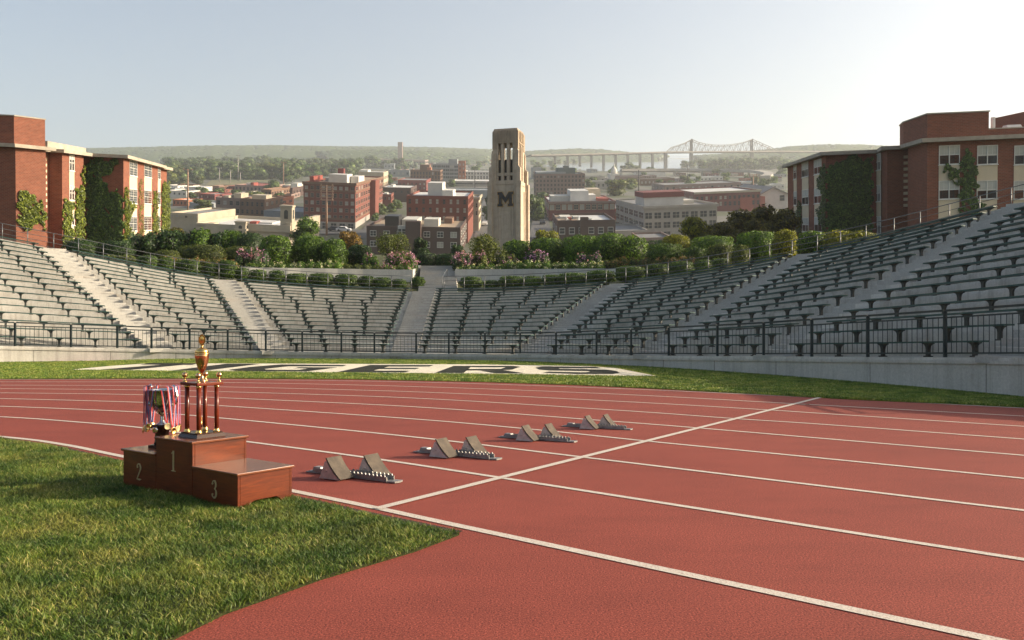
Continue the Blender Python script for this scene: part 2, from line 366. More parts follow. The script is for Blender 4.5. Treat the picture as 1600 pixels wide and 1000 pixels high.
LANES = [
 [(-260, 660), (0, 682.4), (96, 694.4), (192, 713.6), (455, 767), (592, 795), (712, 821), (1550, 1000), (2300, 1160)],
 [(-260, 641), (0, 651.5), (124, 660), (224, 669), (383, 690), (563, 714), (770, 745), (1600, 875), (2300, 985)],
 [(-260, 628), (0, 635), (224, 644.5), (340, 653), (640, 682.5), (905, 714), (1600, 798), (2100, 858)],
 [(-260, 619), (0, 623), (224, 629), (340, 634), (640, 654.5), (840, 672), (1005, 689), (1280, 716), (1600, 748), (1950, 783)],
 [(-260, 611.5), (0, 614), (200, 616.6), (340, 621.5), (640, 635.5), (936, 657), (1090, 669), (1280, 685), (1600, 712), (1950, 741)],
 [(-260, 606), (0, 607.5), (200, 609.2), (340, 612), (640, 622), (960, 641), (1150, 654.5), (1280, 663), (1600, 686.5), (1950, 712)],
 [(-260, 601.5), (0, 602), (200, 602.8), (340, 604.5), (640, 612.2), (960, 627), (1195, 640.5), (1280, 646), (1600, 666.5), (1950, 688)],
 [(-260, 596.5), (0, 596.8), (340, 597.8), (640, 604), (960, 616), (1240, 631), (1280, 633.2), (1600, 650.5), (1950, 669)],
 [(-260, 593), (0, 593), (340, 593.2), (640, 597), (960, 607.2), (1280, 621.5), (1600, 638), (1950, 656)]]
for i, L in enumerate(LANES):
    G_ = [gp(*p) for p in L]; G_.append(G_[-1] + (G_[-1] - G_[-2]).normalized() * 5)
    ribbon('lane_line', catmull(G_, 10), 0.062 if i else 0.075, 0.004, M['paint'])
sl_a, sl_b = gp(588, 796.2), gp(1283, 621.2)
ribbon('start_line', [sl_a.lerp(sl_b, k / 12) for k in range(13)], 0.075, 0.008, M['paint'])

# stand geometry: front wall foot traced from the photograph, then stations at the aisles
BASE = [(-480, 588), (-260, 577), (0, 567), (150, 565), (250, 562), (400, 560.8), (630, 562), (775, 563.7), (900, 568.7), (1050, 576), (1200, 587), (1400, 602), (1500, 613), (1600, 623), (1900, 660), (2100, 690)]
WTOP = [(-480, 534), (0, 543), (150, 545), (250, 547.5), (400, 551), (630, 554.5), (775, 556), (900, 557.5), (1050, 559), (1200, 560.5), (1400, 562), (1600, 564), (2100, 570)]
RTOP = [(-480, 496), (0, 503), (250, 512), (400, 516), (600, 520.5), (850, 520), (1000, 514), (1175, 505), (1400, 491), (1600, 476), (2100, 440)]
def interp(T, x):
    for a, b in zip(T, T[1:]):
        if x <= b[0]: return a[1] + (b[1] - a[1]) * (x - a[0]) / (b[0] - a[0])
    return T[-1][1]
OUTER = [(-480, 597), (-260, 593.5), (0, 592.6), (350, 591.6), (550, 593), (750, 597), (900, 602), (1050, 609), (1200, 617.5), (1350, 625.5), (1600, 637), (1900, 655), (2100, 668)]
NODE_PX = [-260, 0, 255, 430, 630, 830, 1010, 1200, 1560, 1900]
RIM = [(-28.5, 31, 5.9), (-25.0, 36.0, 5.40), (-19.8, 38.65, 4.37), (-13.36, 41.6, 3.15), (-4.25, 43.2, 2.66), (4.9, 40.2, 2.92), (11.3, 34.0, 3.80), (16.1, 28.2, 4.98), (19.9, 21.6, 6.0), (21.9, 15.5, 6.7)]
def front_at_px(x): return gp(x, interp(BASE, x))
NODE_F = []
for px in NODE_PX:
    p = front_at_px(px); zt = H + (500 - interp(WTOP, px)) / F * p.y; NODE_F.append(Vector((p.x, p.y, zt)))
NODE_R = [Vector(r) for r in RIM]
def cr(P, s):
    i = min(max(int(s), 0), len(P) - 2); t = s - i
    a, b, c, d = P[max(i - 1, 0)], P[i], P[i + 1], P[min(i + 2, len(P) - 1)]
    return 0.5 * ((2 * b) + (c - a) * t + (2 * a - 5 * b + 4 * c - d) * t * t + (3 * b - a - 3 * c + d) * t ** 3)
NR = 18
def stand(s, t):                       # plan position and level on the bowl
    f, r = cr(NODE_F, s), cr(NODE_R, s); p = f.lerp(r, t); return p
def level(s, i):                       # tread height of row i
    f, r = cr(NODE_F, s), cr(NODE_R, s); z0 = f.z + 0.05
    return z0 + (r.z - z0) * i / NR

# lawn between track and stand
vs = []; fs = []
pxs = list(range(-480, 2101, 20))
for k, x in enumerate(pxs):
    a, b = gp(x, interp(OUTER, x)), front_at_px(x)
    a.z = 0.012; b.z = 0.012; c = b + (b - a).normalized() * 0.3
    vs += [Vector((a.x, a.y, -0.03)), a, a.lerp(b, 0.5), c]
    if k:
        o = 4 * k
        for j in range(3): fs.append((o - 4 + j, o + j, o + j + 1, o - 3 + j))
tag(MB().add(vs, fs).build('outer_lawn', M['lawn']), kind='structure')

def blades(name, pts, hmin, hmax, wid, lean, rng, mat, zb=0.0, label=None):
    n = len(pts); h = rng.uniform(hmin, hmax, n); az = rng.uniform(0, 2 * PI, n); la = rng.uniform(0, 2 * PI, n)
    L = rng.uniform(0.2, 1.0, n) * lean * h
    w = np.stack([np.cos(az), np.sin(az), np.zeros(n)], 1) * (wid * rng.uniform(0.6, 1.2, n) / 2)[:, None]
    d = np.stack([np.cos(la) * L, np.sin(la) * L, np.zeros(n)], 1)
    b = np.concatenate([pts, np.full((n, 1), zb)], 1)
    mid = b + d * 0.35; mid[:, 2] += h * 0.6
    tip = b + d; tip[:, 2] += h
    V = np.stack([b - w, b + w, mid + w * 0.75, mid - w * 0.75, tip + w * 0.12, tip - w * 0.12], 1).reshape(-1, 3)
    i = np.arange(n)[:, None] * 6
    Q = np.concatenate([i + np.array([[0, 1, 2, 3]]), i + np.array([[3, 2, 4, 5]])], 0)
    o = raw_mesh(name, V, Q, mat); tag(o, label, 'grass' if label else None, kind='stuff'); return o
def inside(P, poly):
    x, y = P[:, 0], P[:, 1]; r = np.zeros(len(P), bool); n = len(poly); j = n - 1
    for i in range(n):
        xi, yi, xj, yj = poly[i][0], poly[i][1], poly[j][0], poly[j][1]
        c = ((yi > y) != (yj > y)) & (x < (xj - xi) * (y - yi) / (yj - yi + 1e-12) + xi); r ^= c; j = i
    return r
INF_PX = [(-700, 640), (-260, 664.5), (0, 686.5), (80, 699), (140, 713), (210, 729), (300, 748), (452, 779), (550, 801), (640, 820), (717, 836.5), (650, 862), (500, 907), (350, 961), (272, 1000), (0, 1105), (-300, 1230), (-900, 1100)]
INF = [gp(*p) for p in INF_PX]
b = MB().prism([(p.x, p.y) for p in INF], -0.02, 0.014); tag(b.build('infield_lawn', M['soil']), kind='structure')
poly = [(p.x, p.y) for p in INF]
lo, hi = np.array([-9.0, 2.4]), np.array([0.2, 11.0])
pts = NP.uniform(lo, hi, (980000, 2))
den = np.clip((6.6 / np.maximum(pts[:, 1], 3.2)) ** 1.3, 0.2, 1.0)
vis = np.abs(pts[:, 0]) < 0.62 * pts[:, 1] + 0.6
pts = pts[inside(pts, poly) & vis & (NP.random(len(pts)) < den)]
pts = pts + NP.normal(0, 0.012, pts.shape)
# clumps: uneven height
cl = np.sin(pts[:, 0] * 5.1 + 1.7 * np.sin(pts[:, 1] * 3.3)) * np.sin(pts[:, 1] * 6.3 + 2.1 * np.sin(pts[:, 0] * 2.7)) + 0.6 * np.sin(pts[:, 0] * 13 + pts[:, 1] * 9)
k1 = cl > 0.15
blades('infield_grass', pts[k1], 0.018, 0.040, 0.0050, 1.3, NP, M['grass'], 0.012, 'short green grass of the infield lawn beside the running track')
blades('infield_grass', pts[~k1], 0.010, 0.028, 0.0050, 1.7, NP, M['grass'], 0.012, 'shorter trodden grass between the clumps of the infield lawn')

edge = catmull([gp(*p) for p in INF_PX[2:11]], 6)
edge = [p + Vector((-(q - p).y, (q - p).x, 0)).normalized() * 0.035 for p, q in zip(edge, edge[1:])]
ribbon('soil_edge', edge, 0.10, 0.0035, pm('edge soil', (0.022, 0.016, 0.011), (0.05, 0.03, 0.02), 30, 0.95, bump=0.6))  # dark strip between the lawn edge and the inner lane line
# painted wordmark on the outer lawn
PANEL = [(108, 579), (170, 573), (236, 568.4), (560, 569.6), (750, 570.4), (920, 573.2), (962, 576.2), (1028, 589), (995, 589.0), (800, 586.0), (530, 583.4), (300, 581)]
def z5(p): return (80 + p[0] * 0.3, 550 + p[1] * 0.3)
def z2(p): return (350 + p[0] * 0.25, 370 + p[1] * 0.25)
def z3(p): return (650 + p[0] * 0.25, 370 + p[1] * 0.25)
LETT = {
 'T': [[z5(p) for p in ((505, 62), (770, 63), (735, 71), (690, 71), (410, 98), (250, 97), (580, 70), (465, 70))]],
 'I': [[z5(p) for p in ((630, 101), (800, 102), (1090, 66), (915, 65))]],
 'G': [[z5(p) for p in ((1540, 72), (1200, 69), (1040, 82), (925, 97), (975, 105), (1330, 106), (1490, 85), (1290, 84), (1265, 89), (1340, 90), (1290, 98), (1120, 97), (1110, 93), (1235, 79), (1520, 79))]],
 'E': [[z2(p) for p in ((700, 853), (915, 806), (1310, 807), (1285, 816), (1030, 816), (1000, 825), (1225, 825), (1200, 832), (970, 832), (935, 842), (1165, 843), (1130, 853))]],
 'R': [[z3(p) for p in ((120, 856), (235, 812), (350, 812), (300, 857))], [z3(p) for p in ((352, 812), (610, 812), (655, 818), (640, 821), (342, 820))],
       [z3(p) for p in ((560, 822), (638, 822), (600, 836), (530, 838), (310, 841), (322, 832), (530, 831))], [z3(p) for p in ((400, 842), (545, 839), (680, 859), (500, 859))]],
 'S': [[z3(p) for p in ((1160, 827), (1120, 818), (790, 815), (745, 824), (770, 835), (830, 841), (1080, 845), (1092, 849), (1060, 853), (830, 849), (790, 856), (1000, 863), (1230, 864), (1275, 855), (1250, 844), (1190, 836), (900, 831), (890, 826))]]}
wm = empty('painted_wordmark', gp(560, 577)); tag(wm, 'long slanted white panel painted on the far lawn with black capital letters', 'lettering')
def flat(name, polys, z, mat, parent):
    bm = bmesh.new()
    for pl in polys:
        vs = [bm.verts.new(Vector((q.x, q.y, z)) - parent.location) for q in (gp(*p) for p in pl)]
        bm.faces.new(vs)
    bmesh.ops.recalc_face_normals(bm, faces=bm.faces)
    for f in bm.faces:
        if f.normal.z < 0: f.normal_flip()
    bmesh.ops.triangulate(bm, faces=bm.faces, ngon_method='EAR_CLIP')
    me = bpy.data.meshes.new(name); bm.to_mesh(me); bm.free(); me.materials.append(mat)
    o = bpy.data.objects.new(name, me); COL.objects.link(o); o.parent = parent; return o
flat('panel', [PANEL], 0.020, M['lett_white'], wm)
for k, v in LETT.items(): flat('letter', v, 0.026, M['lett_black'], wm)['label'] = 'black letter ' + k
flat('border', [[(920, 572.2), (960, 574.6), (1034, 589.3), (1028, 589), (962, 576.2), (920, 573.2)]], 0.021, M['lett_gold'], wm)

# turf on the outer lawn, short on the painted panel
px = NP.uniform(-40, 1640, 380000); q = NP.random(380000)
yb = np.interp(px, [p[0] for p in BASE], [p[1] for p in BASE]); yo = np.interp(px, [p[0] for p in OUTER], [p[1] for p in OUTER])
a = H * F / (yb - 500); c = H * F / (yo - 500); zz = c + (a - c) * q
P2 = np.stack([(px - 800) / F * zz, zz], 1)
pan = [(v.x, v.y) for v in (gp(*p) for p in PANEL)]
P2 = P2[~inside(P2, pan)]
blades('outer_grass', P2, 0.015, 0.042, 0.015, 1.1, NP, M['grass_far'], 0.01, 'strip of mown grass between the track and the concrete wall')

# ---------------------------------------------------------------- grandstand
gs = empty('grandstand', stand(4, 0)); tag(gs, 'curved concrete grandstand of stepped tiers around the bend of the track', 'grandstand')
GO = gs.location
for k in range(9):
    mb = MB(); n = 20
    for i in range(NR + 1):
        rows = []
        for j in range(n + 1):
            s = k + j / n; zi = level(s, i)
            if i < NR: a, b = stand(s, i / NR), stand(s, (i + 1) / NR)
            else:
                a = stand(s, 1.0); dd = cr(NODE_R, s) - cr(NODE_F, s); dd.z = 0; b = a + dd.normalized() * 1.7
            zp = level(s, i - 1) if i else level(s, 0) - 0.05
            rows.append((Vector((a.x, a.y, zp)), Vector((a.x, a.y, zi)), Vector((b.x, b.y, zi))))
        vs = [p - GO for r in rows for p in r]; fs = []
        for j in range(n):
            o = 3 * j; fs += [(o, o + 3, o + 4, o + 1), (o + 1, o + 4, o + 5, o + 2)]
        mb.add(vs, fs)
    mb.build('tier_block', M['concrete'], gs)
# front wall with coping
mb = MB(); vs = []; fs = []
for j in range(0, 181):
    s = j / 20; f = cr(NODE_F, s); d = cr(NODE_R, s) - f; d.z = 0; d.normalize()
    zt = level(s, 0) - 0.05
    prof = [(0.0, -0.05), (0.0, zt - 0.06), (-0.03, zt - 0.06), (-0.03, zt), (0.02, zt)]
    vs += [Vector((f.x, f.y, 0)) + d * u + Vector((0, 0, z)) - GO for u, z in prof]
    if j:
        o = 5 * j; fs += [(o - 5 + q, o + q, o + q + 1, o - 4 + q) for q in range(4)]
mb.add(vs, fs).build('front_wall', M['wall_conc'], gs)
for q in range(6, 176, 9):
    s = q / 20; f = cr(NODE_F, s); d = cr(NODE_R, s) - f; d.z = 0; d.normalize(); zt = level(s, 0) - 0.11; rz = math.atan2(d.y, d.x)
    MB().bb(-0.003, 0.02, -0.006, 0.006, -0.03, zt).build('wall_joint', M['joint'], gs, Matrix.Translation(Vector((f.x, f.y, 0)) - GO) @ Matrix.Rotation(rz, 4, 'Z'))
# aisles
def unit_dir(s):
    d = cr(NODE_R, s) - cr(NODE_F, s); d.z = 0; return d.normalized()
AW = 0.43
for k in range(2, 9):
    mb = MB(); d = unit_dir(k); side = Vector((d.y, -d.x, 0)); f, r = stand(k, 0), stand(k, 1)
    nst = NR * 2
    for q in range(nst + 2):
        t0, t1 = q / nst, min((q + 1) / nst, 1.0 + 1.7 / 13)
        i = q // 2; zt = level(k, i) + 0.022 + (0.5 * (level(k, i + 1) - level(k, i)) if q % 2 else 0)
        if q >= nst: zt = level(k, NR) + 0.02; t0 = 1.0 + (q - nst) * 0.06; t1 = t0 + 0.06
        a = f.lerp(r, t0); b = f.lerp(r, t1); w0 = AW * (1 + 0.25 * t0)
        zb = level(k, max(i - 1, 0)) - 0.1
        vs = []
        for z in (zb, zt):
            for p, sg in ((a, -1), (a, 1), (b, 1), (b, -1)): vs.append(Vector((p.x, p.y, z)) + side * (sg * w0) - GO)
        mb.add(vs, [(4, 5, 6, 7), (0, 1, 5, 4), (1, 2, 6, 5), (3, 0, 4, 7)])
    mb.build('aisle_stairs', M['aisle'], gs)

# benches: one thing each, seat board + brackets
bk = MB(); BH = 0.27
prof = [(-0.032, 0), (0.032, 0), (0.030, 0.15), (0.042, 0.205), (0.072, 0.238), (0.125, 0.256), (0.125, 0.27), (-0.125, 0.27), (-0.125, 0.256), (-0.072, 0.238), (-0.042, 0.205), (-0.030, 0.15)]
n = len(prof)
vs = [(x, -0.035, z) for x, z in prof] + [(x, 0.035, z) for x, z in prof]
bk.add(vs, [(i, (i + 1) % n, n + (i + 1) % n, n + i) for i in range(n)] + [tuple(range(n - 1, -1, -1)), tuple(range(n, 2 * n))])
bk.bb(-0.06, 0.06, -0.06, 0.06, -0.01, 0.025)
proto_bracket = None
BLOCK = {1: 'leftmost seating block', 2: 'seating block second from the left', 3: 'seating block left of the centre aisle', 4: 'seating block right of the centre aisle', 5: 'second seating block right of the centre aisle', 6: 'third seating block right of the centre aisle', 7: 'fourth seating block right of the centre aisle', 8: 'seating block cut off by the right edge'}
for k in range(1, 9):
    for i in range(NR):
        if k == 8 and i > 3: continue
        t = (i + 0.42) / NR
        smp = [k + j / 40 for j in range(41)]
        if k == 1: smp = [0.45 + 1.55 * j / 60 for j in range(61)]
        P = [stand(s, t) for s in smp]; Zs = [level(s, i) for s in smp]
        cum = [0.0]
        for a, b in zip(P, P[1:]): cum.append(cum[-1] + (Vector((b.x, b.y, 0)) - Vector((a.x, a.y, 0))).length)
        w0 = AW * (1 + 0.25 * t) + 0.12
        jit = RNG.uniform(-0.03, 0.03)
        l0, l1 = w0 + jit, cum[-1] - w0 + jit
        if k == 1: l0 = 0.0
        def pos(l):
            for a in range(len(cum) - 1):
                if l <= cum[a + 1] or a == len(cum) - 2:
                    u = (l - cum[a]) / (cum[a + 1] - cum[a]); p = P[a].lerp(P[a + 1], u)
                    tg = P[a + 1] - P[a]; return Vector((p.x, p.y, Zs[a] + (Zs[a + 1] - Zs[a]) * u)), math.atan2(tg.y, tg.x)
        mid, rz = pos((l0 + l1) / 2)
        root = empty('bench', mid, rz)
        tag(root, 'long green bench, %s row from the front, %s' % (ORD[i], BLOCK[k]), 'bench', 'rows of benches on the grandstand')
        Ri = Matrix.Rotation(-rz, 3, 'Z'); ns = max(6, int((l1 - l0) / 0.5)); mb = MB(); vs = []
        for j in range(ns + 1):
            p, a = pos(l0 + (l1 - l0) * j / ns); nn = Vector((-math.sin(a), math.cos(a), 0))
            c = Ri @ (p - mid); nl = Ri @ nn
            for u, z in ((-0.13, BH - 0.002), (-0.13, BH + 0.030), (0.13, BH + 0.030), (0.13, BH - 0.002)): vs.append(c + nl * u + Vector((0, 0, z)))
        o = 0
        top = []; rest = []
        for j in range(ns):
            o = 4 * j
            rest += [(o, o + 4, o + 5, o + 1), (o + 2, o + 6, o + 7, o + 3), (o + 3, o + 7, o + 4, o)]; top.append((o + 1, o + 5, o + 6, o + 2))
        rest += [(0, 1, 2, 3), (4 * ns + 3, 4 * ns + 2, 4 * ns + 1, 4 * ns)]
        mb.add(vs, rest, 1); mb.f += top; mb.m += [0] * len(top); mb.sm += [False] * len(top)
        mb.build('seat', [M['bench_top'], M['bench_edge']], root)
        nb = max(3, round((l1 - l0) / (1.12 + 0.5 * t)) + 1); off = RNG.uniform(-0.10, 0.10)
        for j in range(nb):
            l = l0 + 0.2 + (l1 - l0 - 0.4) * j / (nb - 1) + (off + RNG.uniform(-0.04, 0.04) if 0 < j < nb - 1 else 0)
            p, a = pos(l); Mx = Matrix.Translation(Ri @ (p - mid)) @ Matrix.Rotation(a - rz, 4, 'Z')
            if proto_bracket is None: proto_bracket = bk.build('bracket', M['bracket'], root, Mx)
            else: copy_of(proto_bracket, root, Mx)

# front guard railing on the wall
def front_px(px, back=0.12):
    p = front_at_px(px)
    # nearest station for the inward direction
    s = min((abs(cr(NODE_F, q / 40).x - p.x) + abs(cr(NODE_F, q / 40).y - p.y), q / 40) for q in range(0, 361))[1]
    c = cr(NODE_F, s); d = unit_dir(s); q = Vector((c.x, c.y, 0)) + d * back
    zt = level(s, 0) - 0.05
    return Vector((q.x, q.y, zt)), s
POSTS = [-250, -190, -130, -76, -26, 25, 102, 172, 236, 297, 358, 417, 474, 530, 584, 652, 704, 757, 811, 866, 924, 983, 1046, 1113, 1187, 1270, 1364, 1475, 1606, 1760]
gr = empty('guard_railing', front_px(652)[0]); tag(gr, 'dark green metal guard railing with thin bars along the top of the front wall', 'railing')
O = gr.location; PP = []
for px in POSTS:
    p, s = front_px(px); zt = H + (500 - interp(RTOP, px)) / F * p.y; PP.append((p, zt))
posth = bpy.data.objects
for j, (p, zt) in enumerate(PP):
    MB().bb(-0.028, 0.028, -0.028, 0.028, 0, zt - p.z).bb(-0.06, 0.06, -0.06, 0.06, -0.005, 0.012).build('post', M['rail'], gr, Matrix.Translation(p - O))
for j in range(len(PP) - 1):
    (a, za), (b, zb) = PP[j], PP[j + 1]; mb = MB(); u = (b - a); u.z = 0; L = u.length; u.normalize()
    a1, b1 = a + u * 0.03, b - u * 0.03
    def lv(p, z, f): return Vector((p.x, p.y, p.z + (z - p.z) * f))
    mb.bar(lv(a1, za, 1.0) - O, lv(b1, zb, 1.0) - O, 0.05, 0.04); mb.bar(lv(a1, za, 0.86) - O, lv(b1, zb, 0.86) - O, 0.035, 0.03)
    mb.bar(lv(a1, za, 0.14) - O, lv(b1, zb, 0.14) - O, 0.035, 0.03)
    nb = max(4, int(L / 0.125))
    for q in range(1, nb):
        t = q / nb; p = a1.lerp(b1, t); z = za + (zb - za) * t
        mb.bar(lv(p, z, 0.14) - O, lv(p, z, 0.86) - O, 0.0105, 0.0105)
    mb.build('rail_panel', M['rail'], gr)

# railing along the rim walkway, two runs with the centre steps between them
def rim_pt(s, k=1.0):
    r = cr(NODE_R, s); d = unit_dir(s); return Vector((r.x, r.y, r.z)) + d * k
for lab, s0, s1 in (('grey pipe railing along the rim of the stand left of the centre steps', 0.3, 3.93), ('grey pipe railing along the rim of the stand right of the centre steps', 4.10, 8.6)):
    smp = [s0 + (s1 - s0) * q / 400 for q in range(401)]; P = [rim_pt(s) for s in smp]; cum = [0]
    for a, b in zip(P, P[1:]): cum.append(cum[-1] + (b - a).length)
    rr = empty('rim_railing', P[200]); tag(rr, lab, 'railing', 'rim railings'); O = rr.location
    n = round(cum[-1] / 1.02); idx = []
    for q in range(n + 1):
        l = cum[-1] * q / n; idx.append(min(range(401), key=lambda z: abs(cum[z] - l)))
    pr = None; hh = 0.80
    for q in idx:
        Mx = Matrix.Translation(P[q] - O)
        if pr is None: pr = MB().tube([(0, 0, -0.02), (0, 0, hh)], 0.019, 6).tube([(0, 0, 0), (0, 0, 0.02)], 0.05, 6).build('post', M['rimrail'], rr, Mx)
        else: copy_of(pr, rr, Mx)
    for f, r in ((1.0, 0.016), (0.72, 0.011), (0.46, 0.011), (0.2, 0.011)):
        MB().tube([P[q] - O + Vector((0, 0, hh * f)) for q in idx], r, 5).build('rail', M['rimrail'], rr)
# gate bars across the head of the centre aisle
a, b = rim_pt(3.93), rim_pt(4.10)
g = empty('rim_gate', a.lerp(b, 0.5)); tag(g, 'thin double bar closing the gap at the head of the centre aisle', 'gate'); O = g.location
for f in (0.5, 0.3): MB().tube([a - O + Vector((0, 0, 0.8 * f)), b - O + Vector((0, 0, 0.8 * f))], 0.008, 5).build('bar', M['rimrail'], g)
# ---------------------------------------------------------------- podium
E1 = Vector((-0.79, 0.613, 0)).normalized(); E2 = Vector((0.613, 0.79, 0)).normalized()
P0 = gp(371.5, 798)                                   # near bottom corner of the third step
PM = Matrix((( -E1.x, E2.x, 0, P0.x), (-E1.y, E2.y, 0, P0.y), (0, 0, 1, 0), (0, 0, 0, 1)))   # local x to the right along the fronts, y to the back
pod = empty('winners_podium', M=PM); tag(pod, 'varnished reddish wooden winners podium of three steps numbered 2, 1 and 3 on the grass', 'podium')
PW = [('3', -0.54, 0.0, 0.253), ('1', -1.02, -0.54, 0.425), ('2', -1.49, -1.02, 0.295)]
DEP = 0.46
def stroke(mb, pts, ws, y):
    for i in range(len(pts) - 1):
        a, b = Vector((pts[i][0], 0, pts[i][1])), Vector((pts[i + 1][0], 0, pts[i + 1][1])); u = (b - a).normalized(); n = Vector((-u.z, 0, u.x))
        wa, wb = ws[i] / 2, ws[i + 1] / 2
        q = [a - n * wa, b - n * wb, b + n * wb, a + n * wa]
        vs = [Vector((p.x, y, p.z)) for p in q] + [Vector((p.x, y + 0.006, p.z)) for p in q]
        mb.add(vs, [(0, 1, 2, 3), (7, 6, 5, 4), (0, 4, 5, 1), (1, 5, 6, 2), (2, 6, 7, 3), (3, 7, 4, 0)])
def arc(cx, cz, rx, rz, a0, a1, n=12): return [(cx + rx * math.cos(R(a0 + (a1 - a0) * i / n)), cz + rz * math.sin(R(a0 + (a1 - a0) * i / n))) for i in range(n + 1)]
def numeral(ch, cx, cz, h, y, parent):
    mb = MB(); s = h / 1.0; T = lambda P: [(cx + x * s, cz + z * s) for x, z in P]
    if ch == '1':
        stroke(mb, T([(-0.15, 0.36), (0.0, 0.48)]), [0.03 * s, 0.06 * s], y); stroke(mb, T([(0.0, 0.5), (0.0, -0.47)]), [0.10 * s] * 2, y)
        stroke(mb, T([(-0.17, -0.485), (0.17, -0.485)]), [0.035 * s] * 2, y)
    elif ch == '2':
        P = arc(0.0, 0.25, 0.2, 0.24, 165, -35) + [(0.02, -0.12), (-0.2, -0.44)]
        stroke(mb, T(P), [0.04 * s] + [0.06 * s] * 5 + [0.10 * s] * 6 + [0.07 * s, 0.07 * s, 0.05 * s], y)
        stroke(mb, T([(-0.22, -0.455), (0.1, -0.47), (0.24, -0.43)]), [0.05 * s, 0.09 * s, 0.03 * s], y)
        mb.add([(cx + x * s - 0.0, y + d, cz + z * s) for d in (0, 0.006) for x, z in arc(-0.15, 0.28, 0.06, 0.06, 0, 330, 11)], [tuple(range(12)), tuple(range(23, 11, -1))] + [(i, (i + 1) % 12, 12 + (i + 1) % 12, 12 + i) for i in range(12)])
    else:
        stroke(mb, T(arc(0.0, 0.25, 0.17, 0.23, 160, -80)), [0.04 * s] + [0.05 * s] * 4 + [0.10 * s] * 5 + [0.06 * s] * 3, y)
        stroke(mb, T(arc(0.0, -0.22, 0.21, 0.26, 80, -160)), [0.05 * s] * 3 + [0.11 * s] * 6 + [0.05 * s] * 4, y)
        for zz in (0.3, -0.3): mb.add([(cx + x * s, y + d, cz + z * s) for d in (0, 0.006) for x, z in arc(-0.15, zz, 0.06, 0.06, 0, 330, 11)], [tuple(range(12)), tuple(range(23, 11, -1))] + [(i, (i + 1) % 12, 12 + (i + 1) % 12, 12 + i) for i in range(12)])
    mb.build('numeral', M['brass'], parent)['label'] = 'brass numeral ' + ch
for ch, x0, x1, h in PW:
    mb = MB(); g = 0.002
    mb.bb(x0 + g, x1 - g, 0, 0.02, 0.0, h - 0.018); mb.bb(x0 + g, x1 - g, DEP - 0.02, DEP, 0.0, h - 0.018)
    # side boards with an arched foot
    for xs in (x0 + g, x1 - g - 0.018):
        prof = [(0.02, 0), (0.09, 0.0), (0.11, 0.034), (0.14, 0.048), (DEP - 0.14, 0.048), (DEP - 0.11, 0.034), (DEP - 0.09, 0), (DEP - 0.02, 0), (DEP - 0.02, h - 0.018), (0.02, h - 0.018)]
        n = len(prof); vs = [(xs, y, z) for y, z in prof] + [(xs + 0.018, y, z) for y, z in prof]
        mb.add(vs, [tuple(range(n - 1, -1, -1)), tuple(range(n, 2 * n))] + [(i, (i + 1) % n, n + (i + 1) % n, n + i) for i in range(n)])
    st = mb.build('step', M['wood'], pod, bevel=0.003)
    tb = MB().bb(x0 + (0.0 if ch == '3' else -0.002), x1 + (0.014 if ch != '2' else 0), -0.014, DEP + 0.01, h - 0.0175, h, 0)
    if ch == '2': tb = MB().bb(x0 - 0.014, x1, -0.014, DEP + 0.01, h - 0.0175, h)
    if ch == '3': tb = MB().bb(x0 + 0.004, x1 + 0.014, -0.014, DEP + 0.01, h - 0.0175, h)
    tb.build('top_board', M['wood_top'], st, bevel=0.004)
    numeral(ch, (x0 + x1) / 2 + (0.0 if ch != '3' else 0.0), h * (0.46 if ch != '1' else 0.62), 0.125 if ch != '1' else 0.15, -0.0065, st)

def PL(x, y, z=0.0): return PM @ Vector((x, y, z))
# ---------------------------------------------------------------- tall trophy on the first step
TM = PM @ Matrix.Translation((-0.76, 0.22, 0.4262))
tr = empty('column_trophy', M=TM); tag(tr, 'tall four-column trophy with gold lidded cup, standing on the step numbered 1', 'trophy')
MB().box((0, 0, 0.012), (0.25, 0.25, 0.024), taper=(0.9, 0.9)).box((0, 0, 0.029), (0.215, 0.215, 0.010)).build('plinth', M['wood_dark'], tr)
MB().box((0, 0, 0.398), (0.225, 0.225, 0.022)).build('platform', M['wood_col'], tr, bevel=0.004)
for sx in (-1, 1):
    for sy in (-1, 1):
        c = MB().lathe([(0.0, 0.05), (0.0165, 0.05), (0.017, 0.2), (0.0165, 0.372), (0, 0.372)], (sx * 0.076, sy * 0.076, 0), 16).build('column', M['wood_col'], tr)
        MB().lathe([(0, 0.034), (0.028, 0.034), (0.026, 0.042), (0.019, 0.048), (0.022, 0.054), (0.019, 0.058), (0.0175, 0.0585)], (sx * 0.076, sy * 0.076, 0), 16).build('collar', M['gold'], c)
        MB().lathe([(0.0178, 0.368), (0.022, 0.374), (0.021, 0.387), (0, 0.387)], (sx * 0.076, sy * 0.076, 0), 16).build('collar', M['gold'], c)
        f = MB().lathe([(0, 0.409), (0.019, 0.409), (0.018, 0.415), (0.007, 0.421), (0.006, 0.438), (0.010, 0.442)], (sx * 0.088, sy * 0.088, 0), 14).build('finial', M['gold'], tr)
        MB().lathe([(0.021 * math.sin(PI * i / 8), 0.462 - 0.021 * math.cos(PI * i / 8)) for i in range(9)], (sx * 0.088, sy * 0.088, 0), 14).build('ball', M['copper'], f)
cup = MB().lathe([(0, 0.409), (0.036, 0.409), (0.034, 0.418), (0.016, 0.43), (0.011, 0.455), (0.012, 0.48), (0.018, 0.487), (0.030, 0.51), (0.043, 0.55), (0.051, 0.595), (0.052, 0.62), (0.047, 0.63)], (0, 0, 0), 28).build('cup', M['copper'], tr)
MB().lathe([(0.0525, 0.615), (0.056, 0.62), (0.0525, 0.628)], (0, 0, 0), 28).build('band', M['gold'], cup)
